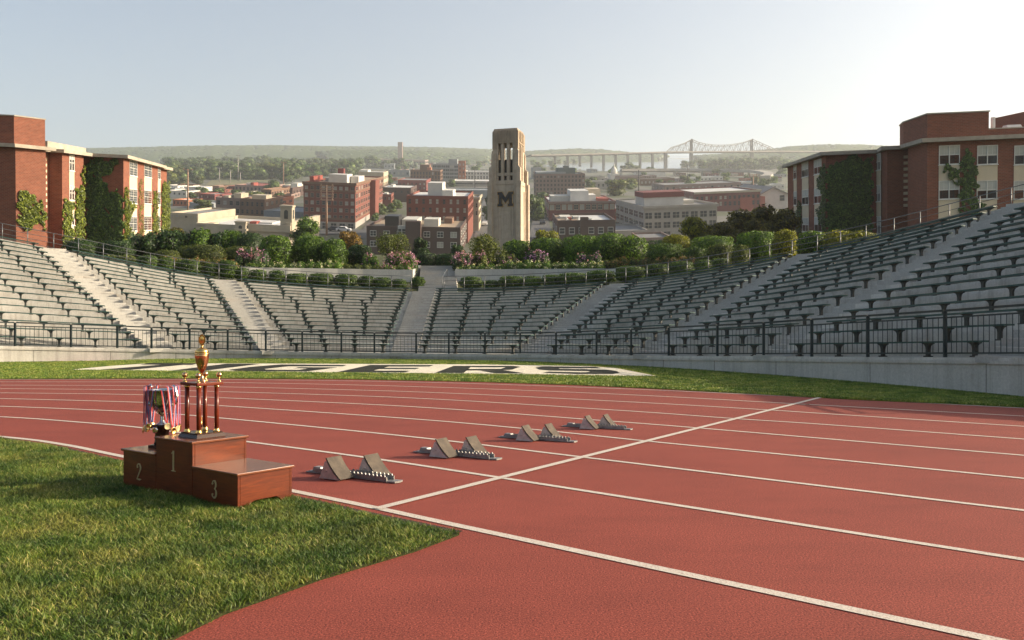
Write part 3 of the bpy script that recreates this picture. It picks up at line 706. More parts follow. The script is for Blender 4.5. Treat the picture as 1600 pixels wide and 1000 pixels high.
MB().lathe([(0.05, 0.629), (0.052, 0.634), (0.045, 0.65), (0.030, 0.662), (0.012, 0.668), (0.008, 0.676), (0.012, 0.682), (0, 0.684)], (0, 0, 0), 28).build('lid', M['gold'], cup)
fg = MB(); fg.lathe([(0.024 * math.sin(PI * i / 10), 0.724 - 0.040 * math.cos(PI * i / 10)) for i in range(11)], (0, 0, 0), 16, sy=0.3)
for q in range(14):
    a = 2 * PI * q / 14; fg.box((0.021 * math.cos(a), -0.004, 0.724 + 0.036 * math.sin(a)), (0.010, 0.012, 0.016))
fg.build('figure', M['gold'], tr, Matrix.Rotation(R(57), 4, 'Z'))
MB().tube([(0, -0.01, 0.07), (0, -0.01, 0.12)], 0.012, 8).box((0, -0.01, 0.135), (0.02, 0.01, 0.03)).build('small_figure', M['gold'], tr)

# ---------------------------------------------------------------- silver cup with medals on the second step
CM = PM @ Matrix.Translation((-1.305, 0.22, 0.2962)) @ Matrix.Rotation(R(30), 4, 'Z')
cp = empty('silver_cup', M=CM); tag(cp, 'two-handled silver cup on a black plinth, hung with medals, on the step numbered 2', 'trophy')
MB().box((0, 0, 0.012), (0.15, 0.15, 0.024)).lathe([(0.062, 0.024), (0.055, 0.05), (0.052, 0.11), (0.06, 0.145), (0.078, 0.168), (0.078, 0.178), (0, 0.178)], (0, 0, 0), 24).build('plinth', M['wood_dark'], cp)
pl = MB().lathe([(0.0, -0.002), (0.026, -0.002), (0.028, 0.002), (0.026, 0.006), (0, 0.006)], (0, 0, 0), 20).build('plaque', M['silver'], cp, Matrix.Rotation(R(-30 + 14), 4, 'Z') @ Matrix.Translation((0, -0.069, 0.142)) @ Matrix.Rotation(R(90), 4, 'X'))
MB().lathe([(0, 0.178), (0.046, 0.178), (0.044, 0.184), (0.024, 0.196), (0.014, 0.22), (0.018, 0.24), (0.012, 0.25), (0.03, 0.262), (0.065, 0.30), (0.085, 0.35), (0.092, 0.40), (0.096, 0.445), (0.104, 0.452), (0.100, 0.458), (0.090, 0.452), (0.086, 0.40), (0.05, 0.30), (0, 0.28)], (0, 0, 0), 32).build('bowl', M['silver'], cp)
hd = None
for sg in (-1, 1):
    pts = [(0.09, 0.34), (0.12, 0.33), (0.145, 0.36), (0.148, 0.41), (0.13, 0.45), (0.128, 0.475), (0.112, 0.49), (0.098, 0.475), (0.104, 0.455)]
    MB().tube([(sg * x, 0, z) for x, z in pts], 0.0085, 8).build('handle', M['silver'], cp, Matrix.Rotation(R(-12), 4, 'Z'))
# medals: angle round the rim, drop, medal metal
MED = [(150, 0.265, 'gold'), (170, 0.285, 'gold'), (190, 0.275, 'brass'), (206, 0.285, 'gold'), (224, 0.27, 'brass'), (246, 0.25, 'gold'), (318, 0.25, 'brass'), (336, 0.285, 'gold'), (354, 0.275, 'brass'), (14, 0.27, 'gold')]
for i, (a, drop, mt) in enumerate(MED):
    c, s_ = math.cos(R(a)), math.sin(R(a)); rr = 0.109 if 215 < a < 320 else 0.125
    mroot = empty('medal', M=CM @ Matrix.Translation((rr * c, rr * s_, 0.452)))
    tag(mroot, 'round medal hanging from a red, white and blue ribbon on the silver cup', 'medal', 'medals hanging from the silver cup')
    tx, ty = -s_, c
    mb = MB()
    for sg in (-1, 1):
        top = Vector((tx * 0.036 * sg, ty * 0.036 * sg, 0.0 if 215 < a < 320 else 0.03)); bot = Vector((tx * 0.004 * sg + c * 0.012, ty * 0.004 * sg + s_ * 0.012, -drop))
        over = Vector((top.x - c * 0.03, top.y - s_ * 0.03, top.z + 0.006))
        for st, (u0, u1, mi) in enumerate(((-0.5, -0.06, 0), (-0.06, 0.06, 1), (0.06, 0.5, 2))):
            W_ = 0.020; off = 0.0015 * sg
            def pt(p, u): return (p.x + tx * u * W_ + c * off, p.y + ty * u * W_ + s_ * off, p.z)
            mb.add([pt(over, u0), pt(over, u1), pt(top, u1), pt(top, u0), pt(bot, u1), pt(bot, u0)], [(0, 1, 2, 3), (3, 2, 4, 5)], mi)
    rb = mb.build('ribbon', [M['red'], M['white'], M['blue']], mroot); sm = rb.modifiers.new('thick', 'SOLIDIFY'); sm.thickness = 0.0012
    Rt = Matrix.Translation((c * 0.014, s_ * 0.014, -drop - 0.028)) @ Matrix.Rotation(R(a), 4, 'Z') @ Matrix.Rotation(R(90), 4, 'Y')
    MB().lathe([(0, -0.004), (0.024, -0.004), (0.026, -0.002), (0.026, 0.002), (0.024, 0.004), (0.021, 0.0025), (0, 0.0025)], (0, 0, 0), 22).build('disc', M[mt], mroot, Rt)

# ---------------------------------------------------------------- starting blocks
def make_block():
    root = empty('starting_block')
    mb = MB(); L = 0.98                                   # slotted channel rail
    mb.bb(0.10, L, -0.045, 0.045, 0.004, 0.012); mb.bb(0.10, L - 0.06, -0.05, -0.042, 0.004, 0.046); mb.bb(0.10, L - 0.06, 0.042, 0.05, 0.004, 0.046)
    for k in range(11):
        x = 0.46 + k * 0.043
        for y in (-0.046, 0.046): mb.box((x, y, 0.052), (0.024, 0.008, 0.014), taper=(0.6, 1))
    mb.add([(L - 0.06, -0.06, 0.004), (L + 0.03, -0.05, 0.004), (L + 0.045, 0, 0.004), (L + 0.03, 0.05, 0.004), (L - 0.06, 0.06, 0.004), (L - 0.06, -0.06, 0.013), (L + 0.03, -0.05, 0.018), (L + 0.045, 0, 0.018), (L + 0.03, 0.05, 0.018), (L - 0.06, 0.06, 0.013)],
           [(4, 3, 2, 1, 0), (5, 6, 7, 8, 9), (0, 1, 6, 5), (1, 2, 7, 6), (2, 3, 8, 7), (3, 4, 9, 8), (4, 0, 5, 9)])
    mb.build('rail', M['alu'], root)
    mb = MB().bb(-0.02, 0.13, -0.055, 0.055, 0.002, 0.010).box((0.10, 0, 0.032), (0.11, 0.075, 0.044), taper=(0.75, 0.9)).box((0.015, 0, 0.012), (0.04, 0.06, 0.006))
    for y in (-0.035, 0, 0.035): mb.tube([(0.02, y, 0.009), (0.02, y, 0.016)], 0.006, 8)
    mb.build('anchor_plate', M['alu'], root)
    for x0, y0 in ((0.33, -0.14), (0.50, 0.14)):
        hgt, dp, wd = 0.170, 0.225, 0.165
        face = []                                          # concave face profile from the toe up to the heel
        for k in range(9):
            t = k / 8; face.append((x0 + dp - dp * 0.72 * t ** 0.95 - 0.012 * math.sin(PI * t), 0.012 + hgt * t))
        sd_ = MB()
        for y in (y0 - wd / 2 + 0.004, y0 + wd / 2 - 0.012):
            prof = [(x0 - 0.015, 0.006), (x0 + dp - 0.012, 0.006)] + [(x - 0.012, z - 0.004) for x, z in face[:-1]] + [(x0 + 0.05, hgt * 0.90)]
            n = len(prof); vs = [(x, y, z) for x, z in prof] + [(x, y + 0.008, z) for x, z in prof]
            sd_.add(vs, [tuple(range(n)), tuple(range(2 * n - 1, n - 1, -1))] + [(i, n + i, n + (i + 1) % n, (i + 1) % n) for i in range(n)])
            sd_.lathe([(0, -0.002), (0.011, -0.002), (0.011, 0.010), (0, 0.010)], (0, 0, 0), 12)
            for q in range(len(sd_.v) - 48, len(sd_.v)):
                vx, vy, vz = sd_.v[q]; sd_.v[q] = (x0 + 0.07 + vx, y + 0.004 + (vz - 0.004) * 1.0, 0.075 + vy)
        sd_.bb(x0 + 0.0, x0 + dp - 0.02, y0 - wd / 2 + 0.0125, y0 + wd / 2 - 0.0125, 0.005, 0.012)
        sd_.bar((x0 + 0.04, y0, 0.012), (x0 + 0.075, y0, hgt * 0.75), 0.03, 0.012)
        sd_.bb(x0 + 0.03, x0 + 0.12, min(0.03 * (1 if y0 > 0 else -1), y0), max(0.03 * (1 if y0 > 0 else -1), y0), 0.015, 0.03)
        pd = sd_.build('pedal', M['alu_side'], root)
        fp_ = MB(); n = len(face); vs = []
        for x, z in face: vs += [(x, y0 - wd / 2 - 0.004, z), (x, y0 + wd / 2 + 0.004, z), (x + 0.014, y0 + wd / 2 + 0.004, z + 0.004), (x + 0.014, y0 - wd / 2 - 0.004, z + 0.004)]
        fs = [(0, 1, 2, 3), (4 * n - 1, 4 * n - 2, 4 * n - 3, 4 * n - 4)]
        for i in range(n - 1):
            o = 4 * i; fs += [(o + a, o + 4 + a, o + 4 + (a + 1) % 4, o + (a + 1) % 4) for a in range(4)]
        fp_.add(vs, fs).build('pad', M['rubber'], pd)
    return root
BL = [((487, 737), (626, 755), 'starting block nearest to the podium, in the innermost lane'), ((653, 706), (783, 719), 'second starting block from the podium, just beyond the nearest lane line'),
      ((784, 683), (902, 691.5), 'third starting block from the podium, in the middle of the row'), ((882, 666), (989, 672), 'farthest and smallest starting block, nearest to the far lawn')]
blk = make_block()
for i, (a, b, lab) in enumerate(BL):
    A, B = gp(*a), gp(*b); o = blk if i == 0 else copy_tree(blk)
    d = B - A; sc = d.length / 1.03
    o.location = A + d.normalized() * 0.0; o.location.z = 0.0005; o.rotation_euler = (0, 0, math.atan2(d.y, d.x)); o.scale = (sc, sc, sc)
    tag(o, lab, 'starting block', 'starting blocks set out along the start line')
# ---------------------------------------------------------------- garden slope behind the stand
def yrow(p): return 500 - (p.z - H) / p.y * F
RINGS = [(1.65, None), (1.9, None), (5.0, 'a'), (17.0, 0.70), (37.0, 0.84), (67.0, 0.92), (140.0, 0.97), (225.0, 1.0)]
V = []; Fc = []; ns = 73
for j in range(ns):
    s = 9.0 * j / (ns - 1); r = cr(NODE_R, s); d = unit_dir(s); yw = yrow(rim_pt(s, 1.2)); g = min(max((yw - 400) / 55, 0), 1)
    for k, w in RINGS:
        p = Vector((r.x, r.y, r.z)) + d * k
        if w is None: p.z = r.z + (0.0 if k < 1.7 else 0.06)
        else:
            ww = 0.05 + 0.22 * g if w == 'a' else w
            y = yw + (398 - yw) * ww; Y = max(p.y, 14); p.z = H + (500 - y) / F * Y
        V.append(p)
nk = len(RINGS)
for j in range(ns - 1):
    for k in range(nk - 1):
        o = j * nk + k; Fc.append((o, o + nk, o + nk + 1, o + 1))
M['gsoil'] = lawn_mat('garden soil', (0.055, 0.075, 0.02), (0.07, 0.08, 0.03), (0.09, 0.075, 0.045))
tag(MB().add(V, Fc).build('garden_slope', M['gsoil']), kind='structure')
BVH = BVHTree.FromPolygons([tuple(v) for v in V], Fc)
def terr(x, y):
    h = BVH.ray_cast(Vector((x, y, 400)), Vector((0, 0, -1))); return h[0].z if h[0] is not None else 0.0
def garden(px, Y):
    x = (px - 800) / F * Y; return Vector((x, Y, terr(x, Y)))
def rimY(px, k=1.2):
    best = None
    for q in range(0, 361):
        p = rim_pt(q / 40, k); e = abs(800 + p.x / p.y * F - px)
        if best is None or e < best[0]: best = (e, p.y)
    return best[1]

# ---------------------------------------------------------------- foliage
def leaf_quads(P, N, size, rng, aspect=0.6):
    n = len(P); N = N / np.maximum(np.linalg.norm(N, axis=1, keepdims=True), 1e-6)
    rnd = rng.normal(size=(n, 3)); a = np.cross(N, rnd); a /= np.maximum(np.linalg.norm(a, axis=1, keepdims=True), 1e-6)
    b = np.cross(N, a); sz = (size * rng.uniform(0.6, 1.3, n))[:, None]
    A = a * sz / 2; B = b * sz * aspect / 2
    fold = N * sz * rng.uniform(-0.15, 0.15, n)[:, None]
    Vv = np.stack([P - A, P + B * 1.0 + fold, P + A, P - B * 1.0 + fold], 1).reshape(-1, 3)
    Q = np.arange(n * 4).reshape(-1, 4); return Vv, Q
def lobes_cloud(lobes, n, rng, power=2.0, inner=0.72):
    L = np.array(lobes, float); area = (L[:, 3] * L[:, 4] + L[:, 4] * L[:, 5] + L[:, 3] * L[:, 5]); pr = area / area.sum()
    idx = rng.choice(len(L), n, p=pr); d = rng.normal(size=(n, 3)); d /= np.linalg.norm(d, axis=1, keepdims=True)
    if power != 2.0:
        d = d / (np.abs(d) ** power).sum(1, keepdims=True) ** (1 / power)
    rad = 1 - (1 - inner) * rng.random(n) ** 2.0
    bump = 1 + 0.07 * np.sin(d[:, 0] * 7 + idx) * np.sin(d[:, 1] * 6 + 2 * idx) + 0.05 * np.sin(d[:, 2] * 11 + idx)
    P = L[idx, :3] + d * L[idx, 3:] * (rad * bump)[:, None]
    keep = np.ones(n, bool)
    for k in range(len(L)):
        q = (np.abs((P - L[k, :3]) / L[k, 3:]) ** power).sum(1); keep &= (q > inner ** power * 0.8) | (idx == k)
    Nn = d + rng.normal(size=(n, 3)) * 0.55
    return P[keep], Nn[keep]
def core(lobes, sc, power):
    vs = []; fs = []
    for L in lobes:
        o = len(vs); nu, nv = 10, 6
        for i in range(nv + 1):
            for j in range(nu):
                th, ph = PI * i / nv, 2 * PI * j / nu; d = np.array([math.sin(th) * math.cos(ph), math.sin(th) * math.sin(ph), math.cos(th)])
                d = d / (np.abs(d) ** power).sum() ** (1 / power)
                vs.append(np.array(L[:3]) + d * np.array(L[3:]) * sc)
        for i in range(nv):
            for j in range(nu): fs.append((o + i * nu + j, o + (i + 1) * nu + j, o + (i + 1) * nu + (j + 1) % nu, o + i * nu + (j + 1) % nu))
    return np.array(vs), np.array(fs)
def foliage(name, lobes, n, leaf, mat, parent=None, power=2.0, inner=0.72, solid=0.70, seed=1, loc=None):
    rng = np.random.default_rng(seed); P, Nn = lobes_cloud(lobes, n, rng, power, inner)
    P[:, 2] = np.maximum(P[:, 2], 0.01)
    V1, Q1 = leaf_quads(P, Nn, leaf, rng)
    if solid:
        V2, Q2 = core(lobes, solid, power); V2[:, 2] = np.maximum(V2[:, 2], 0.0); Q1 = np.concatenate([Q1, Q2 + len(V1)]); V1 = np.concatenate([V1, V2])
    return raw_mesh(name, V1, Q1, mat, parent, loc)
def petals(name, lobes, n, size, mat, parent, seed, upper=0.0):
    rng = np.random.default_rng(seed); L = np.array(lobes); cs = []
    d = rng.normal(size=(n, 3)); d /= np.linalg.norm(d, axis=1, keepdims=True); d[:, 2] = np.abs(d[:, 2]) * (1 - upper) + upper * 0.2
    d[:, 1] = -np.abs(d[:, 1]) * 0.9 + 0.1 * d[:, 1]
    idx = rng.choice(len(L), n); C = L[idx, :3] + d * L[idx, 3:] * 1.0
    P = (C[:, None, :] + rng.normal(size=(n, 7, 3)) * size * 0.75).reshape(-1, 3); Nn = np.repeat(d, 7, 0) + rng.normal(size=(n * 7, 3)) * 0.5
    V1, Q1 = leaf_quads(P, Nn, size, rng, 0.9); return raw_mesh(name, V1, Q1, mat, parent)

def hedge(px0, px1, yt, Y, mat, label, name='clipped_hedge', cat='hedge', group=None, depth=None, power=3.2, leaf=0.075, dens=1.0, lob=None, yb=None):
    c = garden((px0 + px1) / 2, Y); w = (px1 - px0) / F * Y; h = H + (500 - yt) / F * Y - c.z
    if yb: c.z = min(c.z, H + (500 - yb) / F * Y - 0.02); h = H + (500 - yt) / F * Y - c.z
    h = max(h, 0.25); d = depth or min(max(w * 0.7, 0.5), 1.1)
    if power > 2.5: lobes = [(0, 0, h / 2, w / 2, d / 2, h / 2)]
    else:
        n = max(1, int(w / max(h, 0.6) * 1.3)) if lob is None else lob; rg = random.Random(int(px0)); lobes = []
        for i in range(n):
            u = (i + 0.5) / n - 0.5; lobes.append((u * w * 0.82, rg.uniform(-0.15, 0.15) * d, h * rg.uniform(0.42, 0.56), w / n * rg.uniform(0.62, 0.8) if n > 1 else w / 2, d / 2 * rg.uniform(0.85, 1.1), h * rg.uniform(0.44, 0.50)))
    A = w * h + d * h + w * d; n = int(min(max(A / (leaf * leaf * 0.6) * 3.0 * dens, 300), 9000))
    o = foliage(name, lobes, n, leaf, mat, None, power, 0.8, 0.84 if power > 2.5 else 0.78, int(px0 * 7 + yt)); o.location = c
    if label: tag(o, label, cat, group)
    return o, lobes

# clipped box shrubs right behind the rim railing
BOXL = [(214, 246, 399), (246, 272, 402), (276, 312, 405), (317, 340, 411), (339, 370, 406), (367, 389, 418), (389, 417, 421), (419, 446, 422), (446, 482, 427), (482, 522, 427), (522, 560, 428), (560, 586, 431), (584, 611, 433), (611, 636, 436)]
for i, (a, b, yt) in enumerate(BOXL[::-1]):
    lab = 'rounded box shrub behind the rim railing, %s to the left of the planter wall end' % ORD[i]
    hedge(a, b, yt, rimY((a + b) / 2) + 1.5, M['leaf_box'], lab, 'box_shrub', 'shrub', 'box shrubs along the rim', power=3.0 if i % 3 else 2.6)
hedge(642, 664, 432, rimY(652) + 1.8, M['leaf_box'], 'small round box shrub at the foot of the sunlit planter wall end', 'box_shrub', 'shrub', 'box shrubs along the rim', power=2.6)
BOXR = [(718, 754, 432), (755, 781, 438), (779, 820, 431), (818, 846, 431), (846, 880, 429), (872, 920, 426), (915, 962, 422), (962, 1008, 415), (1007, 1046, 412), (1045, 1084, 408), (1085, 1113, 405), (1112, 1139, 403)]
for i, (a, b, yt) in enumerate(BOXR):
    hedge(a, b, yt, rimY((a + b) / 2) + 1.5, M['leaf_box'], 'rounded box shrub behind the rim railing, %s to the right of the centre steps' % ORD[i], 'box_shrub', 'shrub', 'box shrubs along the rim', power=3.0 if i % 2 else 2.6)

# planter walls and the flight of steps between them
def planter(px0, px1, y0, y1, k, label, cap_end):
    n = 14; Pt = []
    for i in range(n + 1):
        x = px0 + (px1 - px0) * i / n; y = y0 + (y1 - y0) * i / n; Y = rimY(x) + k; p = at(x, y, Y); g = terr(p.x, p.y); Pt.append((p, min(g, p.z - 0.5) - 0.4))
    root = empty('planter_wall', Pt[n // 2][0]); O = root.location; vs = []; fs = []
    for i, (p, zb) in enumerate(Pt):
        for dx, z in ((0, zb), (0, p.z), (0.28, p.z), (0.28, zb)): vs.append(Vector((p.x, p.y + dx, z)) - O)
        if i: o = 4 * i; fs += [(o - 4 + a, o + a, o + a + 1, o - 3 + a) for a in range(3)]
    fs += [(3, 2, 1, 0), (4 * n, 4 * n + 1, 4 * n + 2, 4 * n + 3)]
    MB().add(vs, fs).build('wall', M['planter'], root)
    p, zb = Pt[-1] if cap_end > 0 else Pt[0]
    sg = 0.0; mb = MB(); L = 5.0
    vs = [(p.x, p.y, zb), (p.x, p.y + L, zb), (p.x, p.y + L, p.z + 0.62), (p.x, p.y, p.z + 0.003)]
    off = 0.26 * (-1 if cap_end > 0 else 1)
    vs += [(x + off, y, z) for x, y, z in vs]; vs = [Vector(v) + Vector((0.003 * cap_end, 0.285, 0)) - O for v in vs]
    mb.add(vs, [(0, 1, 2, 3), (7, 6, 5, 4), (0, 3, 7, 4), (3, 2, 6, 7), (1, 5, 6, 2)]).build('return_wall', M['planter'], root)
    tag(root, label, 'wall'); return root
planter(372, 645, 417.5, 421.5, 4.0, 'long pale concrete planter wall left of the centre steps', 1)
planter(711, 962, 421, 419.5, 4.0, 'long grey concrete planter wall right of the centre steps', -1)
st = empty('garden_steps', at(685, 452, rimY(685) + 1.2)); O = st.location
ya, yb_ = rimY(685) + 0.5, rimY(685) + 7.2; n = 14; mb = MB()
za, zb = rim_pt(4.03, 1).z, H + (500 - 416) / F * yb_
for i in range(n):
    y0 = ya + (yb_ - ya) * i / n; z = za + (zb - za) * (i + 1) / n
    xc = (684 - 800) / F * y0; mb.bb(xc - 0.98, xc + 0.98, y0, y0 + (yb_ - ya) / n + 0.5, z - 0.9, z)
for v in range(len(mb.v)): mb.v[v] = tuple(Vector(mb.v[v]) - O)
mb.build('flight', M['aisle'], st)
xc = (684 - 800) / F * yb_
MB().bb(xc - 1.0 - O.x, xc + 1.0 - O.x, yb_ + 0.4 - O.y, yb_ + 3.2 - O.y, zb - 0.6 - O.z, zb + 0.01 - O.z).build('landing', M['aisle'], st)
mb = MB(); hx = (712 - 800) / F * (ya + 0.6)
mb.tube([(hx - O.x - 0.62, ya - 0.1 - O.y, za - O.z), (hx - O.x - 0.62, ya - 0.1 - O.y, za + 0.8 - O.z), (hx - O.x - 0.55, ya + 2.2 - O.y, za + 1.3 - O.z), (hx - O.x - 0.55, ya + 2.2 - O.y, za + 0.3 - O.z)], 0.016, 6); mb.build('handrail', M['rimrail'], st)
tag(st, 'flight of concrete steps rising between the two planter walls', 'steps')

# bedding strips on the planter walls
def bed(px0, px1, y0, y1, k, mat, label, petal=None, n=7, name='flower_bed'):
    lobes = []; c0 = garden((px0 + px1) / 2, rimY((px0 + px1) / 2) + k); rg = random.Random(int(px0))
    root = empty(name, c0)
    for i in range(n):
        x = px0 + (px1 - px0) * (i + 0.5) / n; Y = rimY(x) + k; yt = y0 + (y1 - y0) * (i + 0.5) / n + rg.uniform(-2.2, 2.2); p = garden(x, Y); zt = H + (500 - yt) / F * Y
        h = max(zt - p.z, 0.2); lobes.append((p.x - c0.x, p.y - c0.y, p.z - c0.z + h * 0.5, (px1 - px0) / n / F * Y * 0.66, 0.45, h * 0.5))
    rng = np.random.default_rng(int(px0)); P, Nn = lobes_cloud(lobes, 700 * n, rng, 2.0, 0.8); V1, Q1 = leaf_quads(P, Nn, 0.085, rng, 0.45)
    V2, Q2 = core(lobes, 0.8, 2.0); raw_mesh('foliage', np.concatenate([V1, V2]), np.concatenate([Q1, Q2 + len(V1)]), mat, root)
    if petal: petals('blossoms', lobes, (12 if petal == 'amber' else 8) * n, 0.055, M[petal], root, int(px1))
    tag(root, label, 'flower bed'); return root
bed(385, 478, 409, 410, 4.8, M['leaf_green'], 'low leafy flower bed with pale blossoms on the left planter wall', 'cream', 6)
bed(478, 536, 405, 409, 4.8, M['leaf_green'], 'taller clump of upright leaves and pale flowers mid way on the left planter wall', 'cream', 4)
bed(536, 596, 411, 412, 4.8, M['leaf_olive'], 'fine olive ground plants on the left planter wall', None, 4)
bed(596, 644, 412, 414, 4.8, M['leaf_green'], 'bright green bed at the stair end of the left planter wall', 'pink', 4)
bed(714, 790, 415, 411, 4.8, M['leaf_green'], 'low green bed at the stair end of the right planter wall', 'cream', 5)
bed(790, 862, 406, 407, 4.8, M['leaf_green'], 'leafy flower bed below the purple lilac bush', 'cream', 5)
bed(862, 945, 409, 409, 4.8, M['leaf_green'], 'low bed with pale flowers along the right planter wall', 'cream', 6)
bed(940, 1010, 406, 402, 5.2, M['leaf_olive'], 'bed of amber flowers near the round topped bush', 'amber', 5)
bed(1005, 1088, 402, 399, 5.0, M['leaf_olive'], 'bed of amber and red flowers in front of the green hedge', 'amber', 6)
bed(255, 330, 402, 403, 3.6, M['leaf_olive'], 'amber flower strip behind the left rim shrubs', 'amber', 5)
bed(330, 372, 402, 406, 3.8, M['leaf_olive'], 'amber flower strip beside the pink flowering bush', 'amber', 3)

# mid hedges and big bushes
def bush(px0, px1, yt, k, mat, label, group=None, **kw):
    Y = rimY((px0 + px1) / 2) + k; return hedge(px0, px1, yt, Y, M[mat], label, kw.pop('name', 'bush'), kw.pop('cat', 'bush'), group, **kw)
bush(238, 282, 385, 6.5, 'leaf_olive', 'olive bush left of the long olive hedge', power=2.2, depth=1.6)
bush(279, 352, 382, 7.0, 'leaf_olive', 'long olive hedge below the large leaved shrubs on the left', power=2.9, depth=1.6, name='clipped_hedge', cat='hedge')
bush(350, 400, 384, 7.5, 'leaf_olive', 'olive hedge just left of the tall rounded bush', power=2.6, depth=1.6, name='clipped_hedge', cat='hedge')
bush(406, 458, 363, 8.5, 'leaf_green', 'tall rounded leafy bush right of the pink flowers on the left', power=2.2, depth=2.4, leaf=0.11)
bush(456, 512, 369, 9.0, 'leaf_green', 'broad tall leafy bush, middle of the left row', power=2.2, depth=2.6, leaf=0.11)
bush(505, 544, 374, 8.6, 'leaf_green', 'rounded bush at the right end of the tall left row', power=2.2, depth=2.2, leaf=0.11)
bush(540, 584, 380, 10.5, 'leaf_dark', 'dark low bush behind the tall left row', power=2.0, depth=2.4, leaf=0.1)
BIGL = [(206, 252, 362, 'leaf_dark'), (250, 283, 357, 'leaf_dark'), (280, 302, 361, 'leaf_dark'), (300, 332, 354, 'leaf_green'), (330, 354, 360, 'leaf_dark'), (350, 376, 358, 'leaf_green')]
for i, (a, b, yt, mt) in enumerate(BIGL):
    bush(a, b, yt, 13.5, mt, 'large leaved dark shrub below the pale theatre roof, %s from the left dormitory' % ORD[i], 'large leaved shrubs', power=2.0, depth=2.4, leaf=0.17, dens=1.2, lob=3)
bush(372, 412, 363, 13.0, 'leaf_dark', 'clipped dark hedge between the large leaved shrubs and the tall bush', power=3.0, depth=2.0, name='clipped_hedge', cat='hedge')
bush(100, 152, 374, 6, 'leaf_dark', 'dark low hedge under the ivy of the left dormitory, farther left', power=2.6, depth=1.4, name='clipped_hedge', cat='hedge')
bush(150, 208, 376, 6, 'leaf_dark', 'dark low hedge under the ivy of the left dormitory, nearer the shrubs', power=2.6, depth=1.4, name='clipped_hedge', cat='hedge')
bush(158, 214, 398, 2.4, 'leaf_olive', 'low grassy planting behind the rim railing, left', power=2.2, depth=1.0)
bush(648, 684, 395, 9.0, 'leaf_dark', 'dark clipped hedge closing the head of the steps, left half', power=3.2, depth=1.4, name='clipped_hedge', cat='hedge')
bush(680, 714, 396, 9.2, 'leaf_dark', 'dark clipped hedge closing the head of the steps, right half', power=3.2, depth=1.4, name='clipped_hedge', cat='hedge')
bush(762, 792, 394, 9.5, 'leaf_dark', 'dark round shrub behind the small multi stemmed tree on the right', power=2.4, depth=1.5)
for i, (a, b, yt) in enumerate([(784, 832, 375), (828, 880, 371), (876, 944, 367)]):
    bush(a, b, yt, 10.5, 'leaf_green', ['long green hedge section right below the tower', 'middle section of the long green hedge right of the tower', 'section of the long green hedge next to the round topped bush'][i], 'sections of the long hedge', power=2.7, depth=2.4, leaf=0.11, name='clipped_hedge', cat='hedge')
bush(930, 1010, 361, 9.6, 'leaf_green', 'big round topped bush at the end of the long hedge', power=2.1, depth=3.0, leaf=0.12, lob=2)
bush(1008, 1070, 381, 6.0, 'leaf_box', 'green hedge right of the big round topped bush', power=2.3, depth=1.6)
bush(1066, 1108, 383, 6.2, 'leaf_box', 'green bush in the middle of the right bank', power=2.3, depth=1.4)
bush(1104, 1146, 383, 6.0, 'leaf_olive', 'olive bush left of the small pale shrub', power=2.3, depth=1.4)
bush(1144, 1171, 380, 4.5, 'leaf_olive', 'small pale olive shrub just behind the right rim railing', power=2.4, depth=1.0)
bush(1032, 1080, 363, 13, 'leaf_yellow', 'yellow green round shrub below the grey concrete building', power=2.0, depth=2.0)
bush(1080, 1150, 367, 13, 'leaf_green', 'green hedge below the yellow tree', power=2.5, depth=2.0, name='clipped_hedge', cat='hedge')
bush(1004, 1090, 374, 16, 'leaf_dark', 'dark flat topped hedge behind the green bushes', power=3.2, depth=1.5, name='clipped_hedge', cat='hedge')
bush(1148, 1218, 360, 9, 'leaf_green', 'large green bush left of the right dormitory', power=2.2, depth=2.6, leaf=0.11)
bush(1206, 1246, 356, 7, 'leaf_yellow', 'yellow green shrub at the corner of the right dormitory', power=2.0, depth=1.8, leaf=0.11)
bush(1244, 1292, 361, 5, 'leaf_green', 'dark green shrub along the right dormitory wall', power=2.0, depth=1.5, leaf=0.1)
bush(1288, 1368, 357, 5, 'leaf_yellow', 'long yellow green shrub in front of the ivy on the right dormitory', power=2.0, depth=1.5, leaf=0.1)
# flowering bushes
def flower_bush(px0, px1, yt, k, petal, label, mat='leaf_dark', cl=90, yb=None):
    Y = rimY((px0 + px1) / 2) + k; o, lobes = hedge(px0, px1, yt, Y, M[mat], None, 'foliage', power=2.0, depth=1.4, lob=3, yb=yb)
    root = empty('flowering_bush', o.location); o.parent = root; o.location = (0, 0, 0)
    petals('blossoms', lobes, cl, 0.085, M[petal], root, int(px0)); tag(root, label, 'bush')
flower_bush(371, 408, 388, 5.6, 'pink', 'pink flowering bush left of the tall rounded bush', 'leaf_dark', 50)
flower_bush(404, 420, 387, 6.2, 'purple', 'dusky purple flowering shrub touching the tall rounded bush', 'leaf_dark', 14)
flower_bush(566, 592, 396, 6.4, 'pink', 'small pink flowering shrub left of the multi stemmed tree', 'leaf_green', 14)
flower_bush(602, 652, 394, 5.8, 'pink', 'bright pink flowering bush beside the centre steps, left', 'leaf_green', 80)
flower_bush(707, 738, 395, 6.4, 'pink', 'deep pink flowering bush beside the centre steps, right', 'leaf_dark', 55)
flower_bush(734, 762, 395, 6.8, 'pink', 'fading pink bush under the multi stemmed tree on the right', 'leaf_olive', 24)
flower_bush(780, 808, 396, 6.4, 'pink', 'olive shrub with few pink flowers below the long hedge', 'leaf_olive', 8)
flower_bush(822, 858, 391, 6.4, 'purple', 'purple lilac bush in front of the middle of the long hedge', 'leaf_dark', 50)
flower_bush(900, 940, 392, 6.4, 'purple', 'purple lilac bush in front of the big round topped bush', 'leaf_dark', 26)

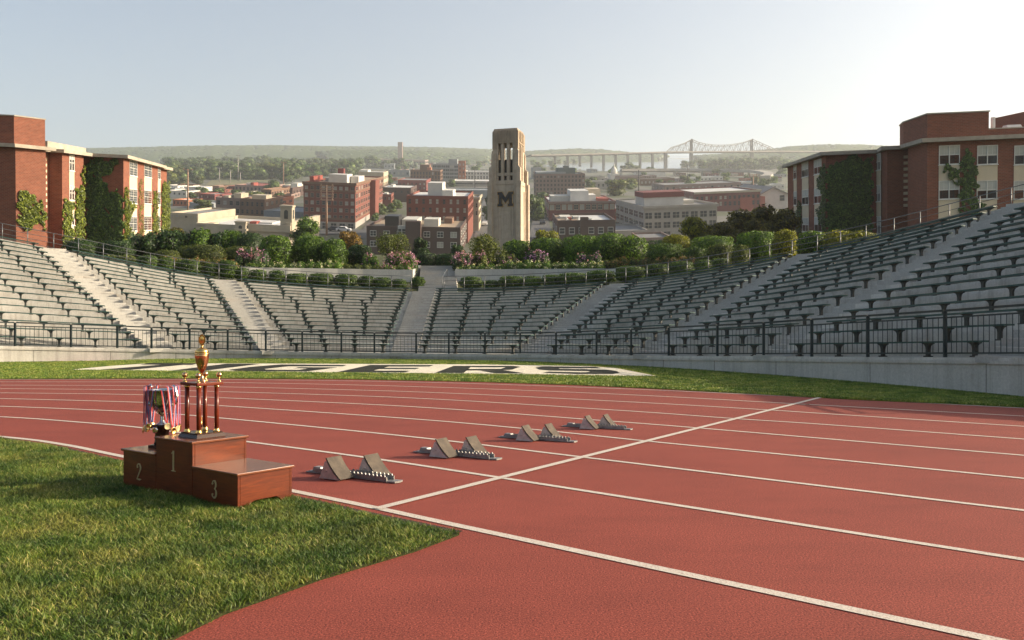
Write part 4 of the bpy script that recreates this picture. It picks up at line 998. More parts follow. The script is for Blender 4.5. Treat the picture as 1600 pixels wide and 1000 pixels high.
# trees
def tree_mesh(name, seed, h, r, lobes_n, leaf, nleaf, mat, bark, trunk_h, stems=1, solid=0.62):
    rg = random.Random(seed); root = empty(name); lobes = []
    if stems == 1:
        for i in range(7): a = 2 * PI * i / 7; lobes.append((0.5 * r * math.cos(a), 0.5 * r * math.sin(a), h * rg.uniform(0.16, 0.40), r * 0.48, r * 0.48, h * 0.2))
    for i in range(lobes_n):
        a = rg.uniform(0, 2 * PI); q = r * math.sqrt(rg.random()) * 0.62; z = rg.uniform(trunk_h + (h - trunk_h) * 0.25, h * 0.86) - 0.22 * q
        rr = r * rg.uniform(0.30, 0.50); lobes.append((q * math.cos(a), q * math.sin(a), min(z, h - rr * 0.8), rr, rr, rr * rg.uniform(0.7, 0.95)))
    mb = MB()
    for s in range(stems):
        a = 2 * PI * s / stems + rg.uniform(-0.3, 0.3); b0 = Vector((0.02 * s, 0, -0.3)) * r; sp = 0.0 if stems == 1 else r * 0.3
        m = Vector((math.cos(a) * sp * 0.5, math.sin(a) * sp * 0.5, trunk_h * 0.9)); t = Vector((math.cos(a) * sp, math.sin(a) * sp, h * 0.62)); w = r * (0.10 if stems == 1 else 0.055)
        mb.tube([b0, b0.lerp(m, 0.5) + Vector((0, 0, 0.03)), m, t], [w * 1.35, w, w * 0.8, w * 0.35], 7)
        for _ in range(3 if stems > 1 else 6):
            L = rg.choice(lobes); mb.tube([m, Vector(L[:3]).lerp(m, 0.45) + Vector((0, 0, 0.05 * h)), Vector(L[:3])], [w * 0.55, w * 0.35, w * 0.12], 5)
    mb.build('trunk', bark, root)
    foliage('crown', lobes, nleaf, leaf, mat, root, 2.0, 0.55, solid, seed)
    return root
for a, b, yt, k, mt, lab, sd in [(580, 642, 360, 9.0, 'leaf_olive', 'small multi stemmed tree with airy olive crown left of the centre steps', 3), (728, 792, 366, 8.5, 'leaf_olive', 'small multi stemmed tree with pale trunk and airy crown below the tower', 5)]:
    Y = rimY((a + b) / 2) + k; c = garden((a + b) / 2, Y); h = H + (500 - yt) / F * Y - c.z; r = (b - a) / 2 / F * Y
    t = tree_mesh('garden_tree', sd, h, r, 16, 0.10, 5200, M[mt], M['bark_pale'], h * 0.30, 4, 0); t.location = c; tag(t, lab, 'tree')
for a, b, yt, Y, mt, lab, sd in [(1058, 1124, 337, 92, 'leaf_yellow', 'round yellow green tree in front of the grey concrete building', 8), (1112, 1188, 324, 84, 'leaf_rust', 'dark bronze tree right of the yellow tree', 9), (1146, 1222, 317, 88, 'leaf_rust', 'bronze tree between its neighbours left of the right dormitory', 10), (1182, 1250, 313, 80, 'leaf_rust', 'bronze tree touching the right dormitory', 12), (1104, 1150, 346, 78, 'leaf_rust', 'low dark bronze tree right below the yellow tree', 22), (1160, 1206, 338, 74, 'leaf_rust', 'low bronze tree in front of the other bronze trees', 23),
                                 (524, 566, 361, 110, 'leaf_orange', 'small orange tree below the big brick block', 15), (455, 502, 337, 140, 'leaf_green', 'dark green tree right of the cream theatre front', 16), (262, 292, 350, 90, 'leaf_rust', 'bronze shrub like tree at the corner of the left dormitory', 17), (645, 672, 368, 86, 'leaf_dark', 'thin dark tree in front of the low dark brick building', 18), (704, 728, 374, 86, 'leaf_dark', 'dark tree at the right corner of the low dark brick building', 19), (738, 772, 366, 100, 'leaf_yellow', 'yellow green tree left of the tower foot', 20), (826, 870, 353, 120, 'leaf_yellow', 'yellow green tree right of the tower foot', 21)]:
    c = garden((a + b) / 2, Y); h = H + (500 - yt) / F * Y - c.z; r = (b - a) / 2 / F * Y * 1.08
    t = tree_mesh('tree', sd, h, r, 16, 0.22 * r / 2.0 + 0.06, 6500, M[mt], M['bark'], h * 0.08, 1, 0.66); t.location = c; tag(t, lab, 'tree')
# ---------------------------------------------------------------- bell tower
TY = 128.0; tb = at(795, 380, TY); tb.z = terr(tb.x, tb.y) - 0.6
tw = empty('bell_tower', M=Matrix.Translation(tb) @ Matrix.Rotation(R(-15.5), 4, 'Z')); tag(tw, 'tall tapering limestone bell tower with three slot openings and a black M emblem', 'tower')
u = TY / F
def tz(y): return H + (500 - y) * u - tb.z
K = 1 / (math.cos(R(15.5)) + math.sin(R(15.5)))
def hw(px): return px * u * K / 2
mb = MB()
W0, W1, W2 = hw(66.5), hw(62), hw(54)
zb0, z285, z262, z240, z225, ztop = -1.0, tz(285), tz(264), tz(240), tz(226), tz(204.5)
c0 = hw(56)                                                # core half width
mb.box((0, 0, (zb0 + z285) / 2), (2 * c0, 2 * c0, z285 - zb0), taper=(0.97, 0.97))
# stepped corner and face buttresses
for sx in (-1, 1):
    for sy in (-1, 1):
        for (w, e, zt) in ((0.62, hw(66), tz(287)), (0.50, hw(68), tz(292)), (0.56, hw(61.5), tz(266)), (0.48, hw(56), tz(242))):
            mb.bb(sx * (e - w), sx * e, sy * (e - w * 1.15), sy * (e - 0.06 * w), zb0, zt) if w in (0.62, 0.56) else mb.bb(sx * (e - w * 1.5), sx * (e - 0.10), sy * (e - w * 0.7), sy * e, zb0, zt - 0.15)
        for e, zt, w in ((hw(62.5), tz(289), 0.34), (hw(58.5), tz(267), 0.34), (hw(54), tz(242), 0.3)):
            mb.box((sx * (e - w / 2), sy * (e - w / 2), zt + 0.07), (w, w, 0.5), taper=(0.5, 0.5))
for ang in (0, 90, 180, 270):
    Q = Matrix.Rotation(R(ang), 3, 'Z')
    for q in (-1.45, -0.95, 0.95, 1.45): mb.box(Q @ Vector((q * 0.8, -c0 * 0.99 - 0.01, (zb0 + tz(300)) / 2)), (0.22, 0.12, tz(300) - zb0), R(ang))
    for zz in (tz(291), tz(331), tz(352)): mb.box(Q @ Vector((0, -c0 * 0.985, zz)), (2.2 * 1.2, 0.09, 0.07), R(ang))
mb.build('shaft', M['stone'], tw)
# belfry: piers round a hollow chamber, slots open right through
ch = hw(49); mb = MB(); sw = 0.40; slots = (-0.86, 0.0, 0.86)
for ang in (0, 90, 180, 270):
    Q = Matrix.Rotation(R(ang), 3, 'Z'); edges = []
    xs = [-ch] + [v for s in slots for v in (s - sw / 2, s + sw / 2)] + [ch]
    for i in range(0, len(xs), 2):
        a, b = xs[i], xs[i + 1]
        if ang in (90, 270) and i == 0: a += 0.46
        if ang in (90, 270) and i == 6: b -= 0.46
        mb.box(Q @ Vector(((a + b) / 2, -ch + 0.225 + 0.002 * (ang // 90), (z285 + z225) / 2)), (b - a, 0.45, z225 - z285), R(ang))
        if 0 < i < 6: mb.box(Q @ Vector(((a + b) / 2, -ch - 0.06, (tz(288) + tz(229)) / 2)), (0.2, 0.14, tz(229) - tz(288)), R(ang))
    L_ = 2 * ch - (0.94 if ang in (90, 270) else 0)
    mb.box(Q @ Vector((0, -ch + 0.21, (tz(277.5) + tz(273)) / 2)), (L_ - 0.06, 0.40, tz(273) - tz(277.5)), R(ang))
mb.build('belfry', M['stone'], tw)
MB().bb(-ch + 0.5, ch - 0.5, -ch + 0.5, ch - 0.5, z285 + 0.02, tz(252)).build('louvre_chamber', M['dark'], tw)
mb = MB(); t1 = hw(52.5)
mb.box((0, 0, (z225 + tz(236)) / 2 - 0.0), (2 * t1, 2 * t1, 0.01))
mb = MB(); mb.bb(-ch - 0.02, ch + 0.02, -ch - 0.02, ch + 0.02, z225 + 0.002, ztop - 0.35)
mb.box((0, 0, ztop - 0.17), (2 * ch - 0.05, 2 * ch - 0.05, 0.34), taper=(0.93, 0.93))
for sx in (-1, 1):
    for sy in (-1, 1): mb.bb(sx * (ch - 0.6), sx * (ch + 0.07), sy * (ch - 0.6), sy * (ch + 0.07), tz(236), ztop - 0.45)
for ang in (0, 90, 180, 270):
    Q = Matrix.Rotation(R(ang), 3, 'Z')
    for q in (-0.9, -0.45, 0, 0.45, 0.9): mb.box(Q @ Vector((q, -ch - 0.05, (tz(224) + tz(208)) / 2)), (0.16 if q else 0.34, 0.1, tz(208) - tz(224)), R(ang))
    mb.box(Q @ Vector((0, -ch - 0.04, tz(226.5))), (2 * ch - 1.3, 0.12, 0.16), R(ang))
mb.build('crown_block', M['stone_dark'], tw)
# emblem: block letter M
MP = [(-1, -1), (-0.34, -1), (-0.34, -0.66), (-0.48, -0.66), (-0.48, 0.22), (0, -0.56), (0.48, 0.22), (0.48, -0.66), (0.34, -0.66), (0.34, -1), (1, -1), (1, -0.66), (0.86, -0.66), (0.86, 0.66), (1, 0.66), (1, 1), (0.44, 1), (0, 0.22), (-0.44, 1), (-1, 1), (-1, 0.66), (-0.86, 0.66), (-0.86, -0.66), (-1, -0.66)]
def em(name, sc, grow, y0, y1, mat):
    bm = bmesh.new(); n = len(MP); P = [Vector(p) for p in MP]; Q = []
    for i in range(n):
        a, b, c = P[i - 1], P[i], P[(i + 1) % n]; d0, d1 = (b - a).normalized(), (c - b).normalized()
        n0, n1 = Vector((d0.y, -d0.x)), Vector((d1.y, -d1.x)); m = (n0 + n1); m = m / max(m.dot(n0), 0.7); Q.append(b + m * grow)
    lo = [bm.verts.new((q.x * sc[0], y0, q.y * sc[1])) for q in Q]; hi = [bm.verts.new((q.x * sc[0], y1, q.y * sc[1])) for q in Q]
    from mathutils.geometry import tessellate_polygon
    for t in tessellate_polygon([[Vector((q.x * sc[0], q.y * sc[1], 0)) for q in Q]]):
        bm.faces.new([hi[k] for k in t]); bm.faces.new([lo[k] for k in t[::-1]])
    for i in range(n): bm.faces.new((lo[i], lo[(i + 1) % n], hi[(i + 1) % n], hi[i]))
    bmesh.ops.recalc_face_normals(bm, faces=bm.faces)
    me = bpy.data.meshes.new(name); bm.to_mesh(me); bm.free(); me.materials.append(mat); o = bpy.data.objects.new(name, me); COL.objects.link(o); o.parent = tw
    o.location = (0.1, -c0 * 0.985, (tz(303.5) + tz(325)) / 2); return o
em('emblem_outline', (1.12, 1.0), 0.075, -0.02, -0.10, M['goldpaint']); em('emblem_letter', (1.12, 1.0), 0.0, -0.1005, -0.14, M['black'])

# ---------------------------------------------------------------- brick dormitories with ivy
class Dorm:
    def __init__(s, azpx, zt, label, row=325):
        s.az = math.atan((azpx - 800) / F); th = math.atan((500 - row) / F * math.cos(s.az))
        Rm = Matrix.Rotation(th, 4, Vector((math.cos(s.az), -math.sin(s.az), 0)))
        s.Mx = Matrix.Translation(CAM) @ Rm; s.inv = Rm.inverted().to_3x3(); s.zt = zt
        s.root = empty('brick_dormitory', M=s.Mx); tag(s.root, label, 'building')
    def pt(s, x, y, z):                                   # point seen at photo pixel with height z (over the eye)
        d = s.inv @ ray(x, y); return d * (z / d.z)
    def on(s, p0, p1, x, y):                              # point of the wall plane p0-p1 seen at pixel
        d = s.inv @ ray(x, y); n = Vector(((p1 - p0).y, -(p1 - p0).x, 0)); return d * (n.dot(p0) / n.dot(d))
    def base(s, px, wallp):                               # world-ground anchor for things on the wall
        return None
def offset_poly(P, d):
    n = len(P); A = sum(P[i][0] * P[(i + 1) % n][1] - P[(i + 1) % n][0] * P[i][1] for i in range(n)); P = P if A > 0 else P[::-1]; out = []
    for i in range(n):
        a, b, c = Vector(P[i - 1]), Vector(P[i]), Vector(P[(i + 1) % n]); d0, d1 = (b - a).normalized(), (c - b).normalized()
        n0, n1 = Vector((d0.y, -d0.x)), Vector((d1.y, -d1.x)); m = n0 + n1; m = m / max(m.dot(n0), 0.6); q = b + m * d; out.append((q.x, q.y))
    return out
WIN = {}
def wall_window(root, p0, p1, z0, z1, blind=0.5, sashes=2, name='window'):
    """window between two points of a wall; outward is to the right of p0->p1 seen from above"""
    w = (p1 - p0).length; a = math.atan2((p1 - p0).y, (p1 - p0).x); h = z1 - z0
    key = (round(w, 1), round(h, 1), blind, sashes); Mx = Matrix.Translation((p0.x, p0.y, z0)) @ Matrix.Rotation(a, 4, 'Z')
    if key in WIN:
        f0, g0, b0, sc = WIN[key]; f = copy_of(f0, root, Mx @ Matrix.Diagonal((w / sc[0], 1, h / sc[1], 1)))
        copy_of(g0, f, Matrix.Identity(4)); copy_of(b0, f, Matrix.Identity(4)); return f
    t = 0.055; mb = MB(); D = 0.05
    mb.bb(0, t, -0.03, D, 0, h).bb(w - t, w, -0.03, D, 0, h).bb(t, w - t, -0.028, D, 0, t).bb(t, w - t, -0.028, D, h - t, h)
    n = sashes
    for i in range(1, n): mb.bb(w * i / n - t * 0.6, w * i / n + t * 0.6, -0.026, D, t, h - t)
    for i in range(n): mb.bb(w * i / n + t * 0.6, w * (i + 1) / n - t * 0.6, -0.015, D, h * 0.5 - 0.025, h * 0.5 + 0.025)
    if not blind:
        for zz in (0.18, 0.34, 0.68, 0.84): mb.bb(t, w - t, 0.0, D, h * zz - 0.012, h * zz + 0.012)
    if w / n > 0.5:
        for i in range(n): mb.bb(w * (i + 0.5) / n - 0.012, w * (i + 0.5) / n + 0.012, 0.0, D, h * 0.5 + 0.025, h - t)
    mb.bb(-0.05, w + 0.05, -0.075, D, -0.06, -0.001)
    f = mb.build(name, M['frame'], root, Mx)
    g = MB().bb(t * 0.8, w - t * 0.8, 0.012, 0.02, t * 0.8, h - t * 0.8).build('pane', M['glass'], f)
    b = MB().bb(t, w - t, 0.006, 0.011, h * (1 - blind), h - t).build('blind', M['blind'], f) if blind else MB().bb(t, w - t, 0.007, 0.011, h - t - 0.05, h - t).build('blind', M['blind'], f)
    WIN[key] = (f, g, b, (w, h)); return f
def ivy(D, p0, p1, cells, leaf, mat, label, n=9000, seed=1, edge=0.0):
    """leaves over the wall plane p0-p1 inside pixel polygons"""
    p0 = Vector((p0.x, p0.y, 0)); p1 = Vector((p1.x, p1.y, 0))
    rng = np.random.default_rng(seed); nrm = Vector(((p1 - p0).y, -(p1 - p0).x, 0)).normalized(); ux = (p1 - p0).normalized()
    poly = [D.on(p0, p1, *c) for c in cells]; P2 = [((q - p0).dot(ux), q.z) for q in poly]; A = np.array(P2); lo, hi = A.min(0) - 0.1, A.max(0) + 0.1
    pts = rng.uniform(lo, hi, (n * 3, 2)); f = 3.0
    wob = np.stack([pts[:, 0] + 0.16 * np.sin(pts[:, 1] * 5.1 + seed) + 0.08 * np.sin(pts[:, 1] * 13), pts[:, 1] + 0.18 * np.sin(pts[:, 0] * 4.3 + seed) + 0.08 * np.sin(pts[:, 0] * 12)], 1)
    k = inside(wob, P2)
    nz = np.sin(pts[:, 0] * 2.9 + 1.3 * np.sin(pts[:, 1] * 2.1 + seed)) * np.sin(pts[:, 1] * 2.6 + 1.1 * np.sin(pts[:, 0] * 1.7)) + 0.4 * np.sin(pts[:, 0] * 8 + pts[:, 1] * 7)
    k &= (nz > -0.75 + edge); pts = pts[k][:n]; nz = nz[k][:n]
    d = np.abs(rng.normal(size=len(pts))) * 0.06 + 0.03 + 0.07 * np.clip(nz, 0, 1)
    org = p0 + (p1 - p0) * 0; c = Vector(((pts[:, 0].mean()), 0, pts[:, 1].min()))
    W_ = np.array(p0)[None, :2] * 1.0
    X = p0.x + ux.x * pts[:, 0] + nrm.x * d; Yv = p0.y + ux.y * pts[:, 0] + nrm.y * d; Z = pts[:, 1]
    Pw = np.stack([X, Yv, Z], 1); o0 = Pw.mean(0); o0[2] = Pw[:, 2].min(); Nn = np.tile(np.array(nrm) + np.array([0, 0, 0.5]), (len(pts), 1)) + rng.normal(size=(len(pts), 3)) * 0.5
    V1, Q1 = leaf_quads(Pw - o0, Nn, leaf, rng, 0.9)
    o = raw_mesh('ivy', V1, Q1, mat); o.matrix_world = D.Mx @ Matrix.Translation(Vector(o0)); tag(o, label, 'ivy'); return o

# ---- left dormitory
ZT = 4.75
D = Dorm(140, ZT, 'sunlit red brick dormitory with flat roof slabs and yellow green ivy, left side')
q = lambda x, y: D.pt(x, y, ZT)
a1, a2 = q(24, 230.5), q(71.5, 235); b1, b2 = q(97, 239), q(130.5, 243.5); c0_, c1, c2 = q(136, 247), q(193, 247.5), q(251, 262.5); d1, d2 = q(253, 264), q(264.5, 266)
a0 = D.pt(6, 230.5, ZT); a0.y = a1.y - 0.02; b0 = Vector((b1.x - 1.25, b1.y + 0.04, 0)); rec1 = Vector((b1.x - 1.22, a2.y + 0.02, 0))
c0_.y = c1.y
foot = [(-62, a1.y + 1.0), (a0.x, a1.y + 1.0), (a0.x, a1.y), (a1.x, a1.y), (a2.x, a2.y), (rec1.x, rec1.y), (b0.x, b0.y), (b1.x, b1.y), (b2.x, b2.y), (b2.x - 2.6, b2.y + 0.05), (c0_.x - 1.2, c1.y), (c1.x, c1.y), (c2.x, c2.y), (c2.x - 0.30, c2.y + 0.03), (d1.x - 0.28, d1.y), (d2.x - 0.28, d2.y), (-62, d2.y + 4)]
ZB = -6.0
MB().prism(foot, ZB, ZT).build('wall', M['brick'], D.root)
rf = MB().prism(offset_poly(foot, 0.55), ZT + 0.003, ZT + 0.30).build('roof', M['slab'], D.root)
# penthouse on the near wing
e1, e2 = D.on(a1 + Vector((-0.3, 0.35, 0)), a2 + Vector((-0.3, 0.35, 0)), 22, 210), D.on(a1 + Vector((-0.3, 0.35, 0)), a2 + Vector((-0.3, 0.35, 0)), 70.5, 210)
zp = D.on(e1, e2, 22, 181.5).z
MB().prism([(e1.x, e1.y), (e2.x, e2.y), (e2.x - 9, e2.y), (e1.x - 9, e1.y)], ZT + 0.301, zp).prism([(e1.x + 0.06, e1.y - 0.06), (e2.x + 0.06, e2.y + 0.06), (e2.x - 9, e2.y + 0.06), (e1.x - 9, e1.y - 0.06)], zp + 0.002, zp + 0.10, 1).build('penthouse', [M['brick'], M['slab']], rf)
MB().bb(b1.x - 3.0, b1.x - 0.25, b1.y - 2.0, b1.y + 5, ZT + 0.301, ZT + 0.85).build('roof_upstand', M['slab'], rf)
def win_col(D, p0, p1, xa, xb, rows, blind=0.5, pan=True, sash=2):
    xm = (xa + xb) / 2; A = D.on(p0, p1, xa, 300); B = D.on(p0, p1, xb, 300); n = Vector(((p1 - p0).y, -(p1 - p0).x, 0)).normalized()
    zs = []
    for yt, yb in rows:
        zt, z0 = D.on(p0, p1, xm, yt).z, D.on(p0, p1, xm, yb).z; zs.append((z0, zt)); off = n * 0.012
        wall_window(D.root, Vector((A.x, A.y, 0)) + off, Vector((B.x, B.y, 0)) + off, z0, zt, blind, sash)
    u = (B - A).normalized(); u.z = 0; rz = math.atan2(u.y, u.x); L = Vector((B.x - A.x, B.y - A.y, 0)).length
    if pan:
        for (z0, zt), (z1, zt1) in zip(zs, zs[1:] + [(None, zs[-1][0] - 1.6)]):
            mb = MB().bb(0, L, -0.022, 0.03, zt1 + 0.002, z0 - 0.062); mb.build('spandrel_panel', M['panel'], D.root, Matrix.Translation((A.x, A.y, 0)) @ Matrix.Rotation(rz, 4, 'Z'))
W3 = [(251, 275), (295, 318), (338, 361)]
win_col(D, c1, c2, 202, 214, W3, 0); win_col(D, c1, c2, 225, 236.5, [(254.5, 277), (297, 318.5), (337, 360)], 0)
win_col(D, c1, c2, 246.2, 250.4, [(259, 280), (299, 320), (337, 358)], 0, True, 1)
win_col(D, b1, b2, 108, 116, [(242, 267), (290, 313), (336, 352)], 0.3)
lw0, lw1 = Vector((a0.x - 6, a1.y + 1.0, 0)), Vector((a0.x, a1.y + 1.0, 0))
win_col(D, lw0, lw1, -18, 4.6, [(230, 258), (282, 304), (326, 347)], 0.45)
# slit stair windows in the recess
for k in range(9):
    y = 250 + k * 12; 
    z = D.on(a2, Vector((rec1.x, rec1.y, 0)) + Vector((0.0, 3, 0)), 73.5, y).z if False else ZT - 0.75 - k * 0.52
    MB().bb(rec1.x - 0.001, rec1.x + 0.03, rec1.y + 0.35, b0.y - 0.35, z, z + 0.24).build('slit_panel', M['panel'], D.root)
# ivy
ivy(D, a1, a2, [(26, 312), (42, 296), (52, 302), (63, 318), (70, 322), (71, 352), (66, 358), (58, 350), (48, 352), (36, 360), (30, 350), (27, 334)], 0.16, M['leaf_ivy'], 'lopsided ivy patch on the near wing of the left dormitory', 6000, 3, 0.12)
ivy(D, b1, b2, [(97.5, 314), (108, 312), (114, 320), (112, 334), (110, 344), (113, 360), (116, 372), (110, 384), (98, 386)], 0.16, M['leaf_ivy'], 'ivy left of the window column on the second wing of the left dormitory', 4500, 4, 0.0)
ivy(D, b1, b2, [(117, 300), (118, 294), (127, 292), (128.5, 262), (130.5, 260), (131, 385), (118, 386)], 0.16, M['leaf_ivy'], 'tall bright ivy at the far edge of the second wing of the left dormitory', 5500, 5, -0.2)
bx0, bx1 = Vector((b2.x - 2.4, b2.y + 0.04, 0)), Vector((b2.x, b2.y, 0))
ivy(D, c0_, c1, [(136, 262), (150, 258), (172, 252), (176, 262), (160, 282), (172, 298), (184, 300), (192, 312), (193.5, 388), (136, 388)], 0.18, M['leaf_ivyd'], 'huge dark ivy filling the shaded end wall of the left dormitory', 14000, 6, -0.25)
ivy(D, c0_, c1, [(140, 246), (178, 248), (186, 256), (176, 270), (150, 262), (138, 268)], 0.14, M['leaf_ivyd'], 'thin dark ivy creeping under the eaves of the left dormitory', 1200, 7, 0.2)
ivy(D, c1, c2, [(193.5, 296), (199, 294), (201, 316), (212, 320), (209, 328), (203, 334), (202, 344), (200, 352), (208, 366), (206, 388), (193.5, 388)], 0.15, M['leaf_ivy'], 'ivy spilling round the sunlit corner of the left dormitory', 4200, 8, 0.05)
ivy(D, c1, c2, [(216, 282), (222, 280), (223, 300), (222, 330), (224, 366), (216, 366), (215, 330), (217, 300)], 0.11, M['leaf_ivy'], 'thin ivy on the pier between the window columns of the left dormitory', 900, 9, 0.45)
ivy(D, c1, c2, [(239, 300), (245, 296), (246, 330), (249, 366), (237, 366), (238, 335)], 0.14, M['leaf_ivy'], 'ivy climbing the second pier of the left dormitory', 1800, 10, 0.2)
dd0, dd1 = Vector((d1.x - 0.28, d1.y, 0)), Vector((d2.x - 0.28, d2.y, 0))
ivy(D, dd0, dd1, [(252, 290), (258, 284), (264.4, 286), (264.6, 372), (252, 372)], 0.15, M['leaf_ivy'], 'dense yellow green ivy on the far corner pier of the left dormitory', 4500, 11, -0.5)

# ---- right dormitory
D = Dorm(1370, ZT, 'stepped red brick dormitory with flat roof slabs at the right, in shade, with dark ivy')
q = lambda x, y: D.pt(x, y, ZT)
r0, r1 = q(1230.5, 262), q(1290.5, 243); r2 = D.on(r1, r1 + Vector((1, 0, 0)), 1357, 245); s0 = Vector((r2.x, r2.y - 3.4, 0)); s0 = q(1357, 243.5); s1 = q(1386, 234.5)
s2 = D.on(s1, s1 + Vector((1, 0, 0)), 1411.5, 234); t0 = q(1413, 231.5); t1 = q(1449, 222.8); t2 = Vector((t1.x + 34, t1.y, 0))
foot = [(r0.x + 14, r0.y + 2), (r0.x, r0.y), (r1.x, r1.y), (max(r2.x, s0.x + 0.4), r1.y), (s0.x + 0.4, s0.y), (s1.x, s1.y), (s2.x + 0.45, s1.y), (t0.x + 0.30, t0.y + 0.02), (t1.x, t1.y), (t2.x, t1.y), (t2.x, r0.y + 2)]
MB().prism(foot, ZB, ZT).build('wall', M['brick'], D.root)
rf = MB().prism(offset_poly(foot, 0.55), ZT + 0.003, ZT + 0.30).build('roof', M['slab'], D.root)
g0, g1 = t0 + Vector((0.2, 0.0, 0)), t1 + Vector((0.15, 0.35, 0))
zp = D.on(g1, g1 + Vector((1, 0, 0)), 1480, 177.5).z; g2 = D.on(g1, g1 + Vector((1, 0, 0)), 1545, 200); zl = D.on(g1, g1 + Vector((1, 0, 0)), 1570, 201).z
ga = D.on(g0, g1, 1411.5, 210)
ph = MB().prism([(ga.x, ga.y), (g1.x, g1.y), (g2.x, g1.y), (g2.x, ga.y + 3), (ga.x + 1, ga.y + 3)], ZT + 0.301, zp)
ph.prism(offset_poly([(ga.x, ga.y), (g1.x, g1.y), (g2.x, g1.y), (g2.x, ga.y + 3), (ga.x + 1, ga.y + 3)], 0.07), zp + 0.002, zp + 0.10, 1)
ph.build('penthouse', [M['brick'], M['slab']], rf)
MB().bb(g2.x + 0.003, g2.x + 20, g1.y + 0.05, g1.y + 4, ZT + 0.301, zl).bb(g2.x + 0.003, g2.x + 20, g1.y, g1.y + 4.05, zl + 0.002, zl + 0.09, 1).build('low_penthouse', [M['brick'], M['slab']], rf)
yb = g1.y + 4.3; h0 = D.pt(1549, 185, 1); sc = (yb + 6) / h0.y
hA = D.pt(1549, 185, 1) * ((yb + 7) / D.pt(1549, 185, 1).y); hB = D.pt(1612, 171, 1); hB = hB * ((yb + 1.0) / hB.y)
zt_ = min(hA.z, hB.z) + 0.1
MB().prism([(hA.x, hA.y), (hB.x, hB.y), (hB.x + 10, hB.y), (hB.x + 10, hA.y)], ZT + 0.301, hB.z - 0.05).build('stair_tower', M['brick'], rf)
mA = D.pt(1551, 190, 1); mA = mA * ((g1.y + 3) / mA.y)
MB().bb(mA.x, mA.x + 0.22, g1.y + 3, g1.y + 3.3, zl - 0.4, mA.z + 0.35).build('vent_pipe', M['frame'], rf)
mB = D.pt(1581, 199, 1); mB = mB * ((g1.y + 2) / mB.y)
MB().box((mB.x, g1.y + 2, mB.z), (1.3, 0.9, 0.35), taper=(0.8, 0.7)).build('skylight', M['frame'], rf)
win_col(D, r0, r1, 1272.5, 1284, [(249, 272), (294, 318), (339, 362)]); win_col(D, r0, r1, 1253.5, 1263.5, [(252.5, 276.5), (296, 320), (340, 362)]); win_col(D, r0, r1, 1240.5, 1245.2, [(258, 280), (299, 321), (341, 361)], 0.4, True, 1)
win_col(D, s0, s1, 1367.5, 1376, [(240, 266), (289, 315), (338, 365)], 0.5)
for xa, xb in ((1466.5, 1499), (1526, 1558), (1583.5, 1616)):
    win_col(D, t1, t2, xa, xb, [(227, 257), (282, 311)], 0.5 if xa != 1526 else 0.55)
for k in range(9):
    z = ZT - 0.75 - k * 0.5
    MB().bb(s2.x + 0.02, s2.x + 0.36, s1.y - 0.035, s1.y + 0.02, z, z + 0.24).build('slit_panel', M['panel'], D.root)
rr2 = Vector((s0.x + 0.4, r1.y, 0))
ivy(D, r1, rr2, [(1290.5, 262), (1298, 256), (1312, 258), (1318, 246), (1330, 242), (1346, 248), (1362, 250), (1362, 375), (1290.5, 375)], 0.18, M['leaf_ivyd'], 'huge dark ivy covering the end wall of the right dormitory', 17000, 13, -0.6)
ivy(D, r0, r1, [(1284.5, 262), (1290.5, 256), (1291, 372), (1287, 360), (1281, 345), (1277, 332), (1283, 322), (1286, 306), (1279, 292), (1278, 280)], 0.15, M['leaf_ivyd'], 'ivy wrapping the corner beside the window column of the right dormitory', 2600, 14, -0.1)
ivy(D, r0, r1, [(1246, 318), (1251, 312), (1254, 330), (1253, 372), (1245, 372)], 0.14, M['leaf_ivyd'], 'narrow ivy between the far windows of the right dormitory', 1500, 15, 0.0)
ivy(D, s0, s1, [(1357, 250), (1364, 248), (1365, 366), (1357, 366)], 0.15, M['leaf_ivyd'], 'ivy on the recessed corner of the right dormitory', 2200, 16, -0.3)
ivy(D, t1, t2, [(1500, 264), (1504, 244), (1511, 234), (1514, 244), (1523, 246), (1525, 270), (1525.5, 318), (1540, 322), (1524, 334), (1500, 332), (1500, 290), (1484, 280), (1472, 272), (1470, 266), (1486, 258)], 0.14, M['leaf_ivyd'], 'ivy branching out beside the upper window on the front of the right dormitory', 5200, 17, 0.02)
# ---------------------------------------------------------------- the town on the rising land beyond
def far_pt(D, lat, up=0.0): return CAM + RF @ Vector((lat, D, -HC + up))
M['town'] = pm('town ground', (0.060, 0.075, 0.035), (0.115, 0.11, 0.10), 0.03, 0.9, lo=0.42, hi=0.58)
M['street'] = pm('street asphalt', (0.075, 0.075, 0.075), (0.10, 0.098, 0.095), 0.2, 0.85)
M['water'] = NT('river water'); _t = M['water']; _t.bump(_t.noise(_t.coord('Object', (0.3, 1, 1)), 0.12, 4), 0.10, 0.6); M['water'] = _t.fin((0.16, 0.17, 0.16), 0.12, 0, 0.6)
M['meadow'] = pm('meadow', (0.10, 0.115, 0.05), (0.16, 0.14, 0.075), 0.02, 0.95)
tag(MB().add([far_pt(D, l) for D in (235, 900, 2000, 3600) for l in (-2600, -400, 400, 2600)], [(r * 4 + c, r * 4 + c + 1, r * 4 + c + 5, r * 4 + c + 4) for r in range(3) for c in range(3)]).build('town_ground', M['town']), kind='structure')
def far_poly(name, pxs, lift, mat):
    vs = [fp(x, y, lift) for x, y in pxs]; return tag(MB().add(vs, [tuple(range(len(vs)))][::-1]).build(name, mat), kind='structure')
def fmat(name, c, j=0.8, sc=0.25, rough=0.85): M[name] = pm(name, c, tuple(x * j for x in c), sc, rough, bump=0.1, lo=0.35, hi=0.65); return name
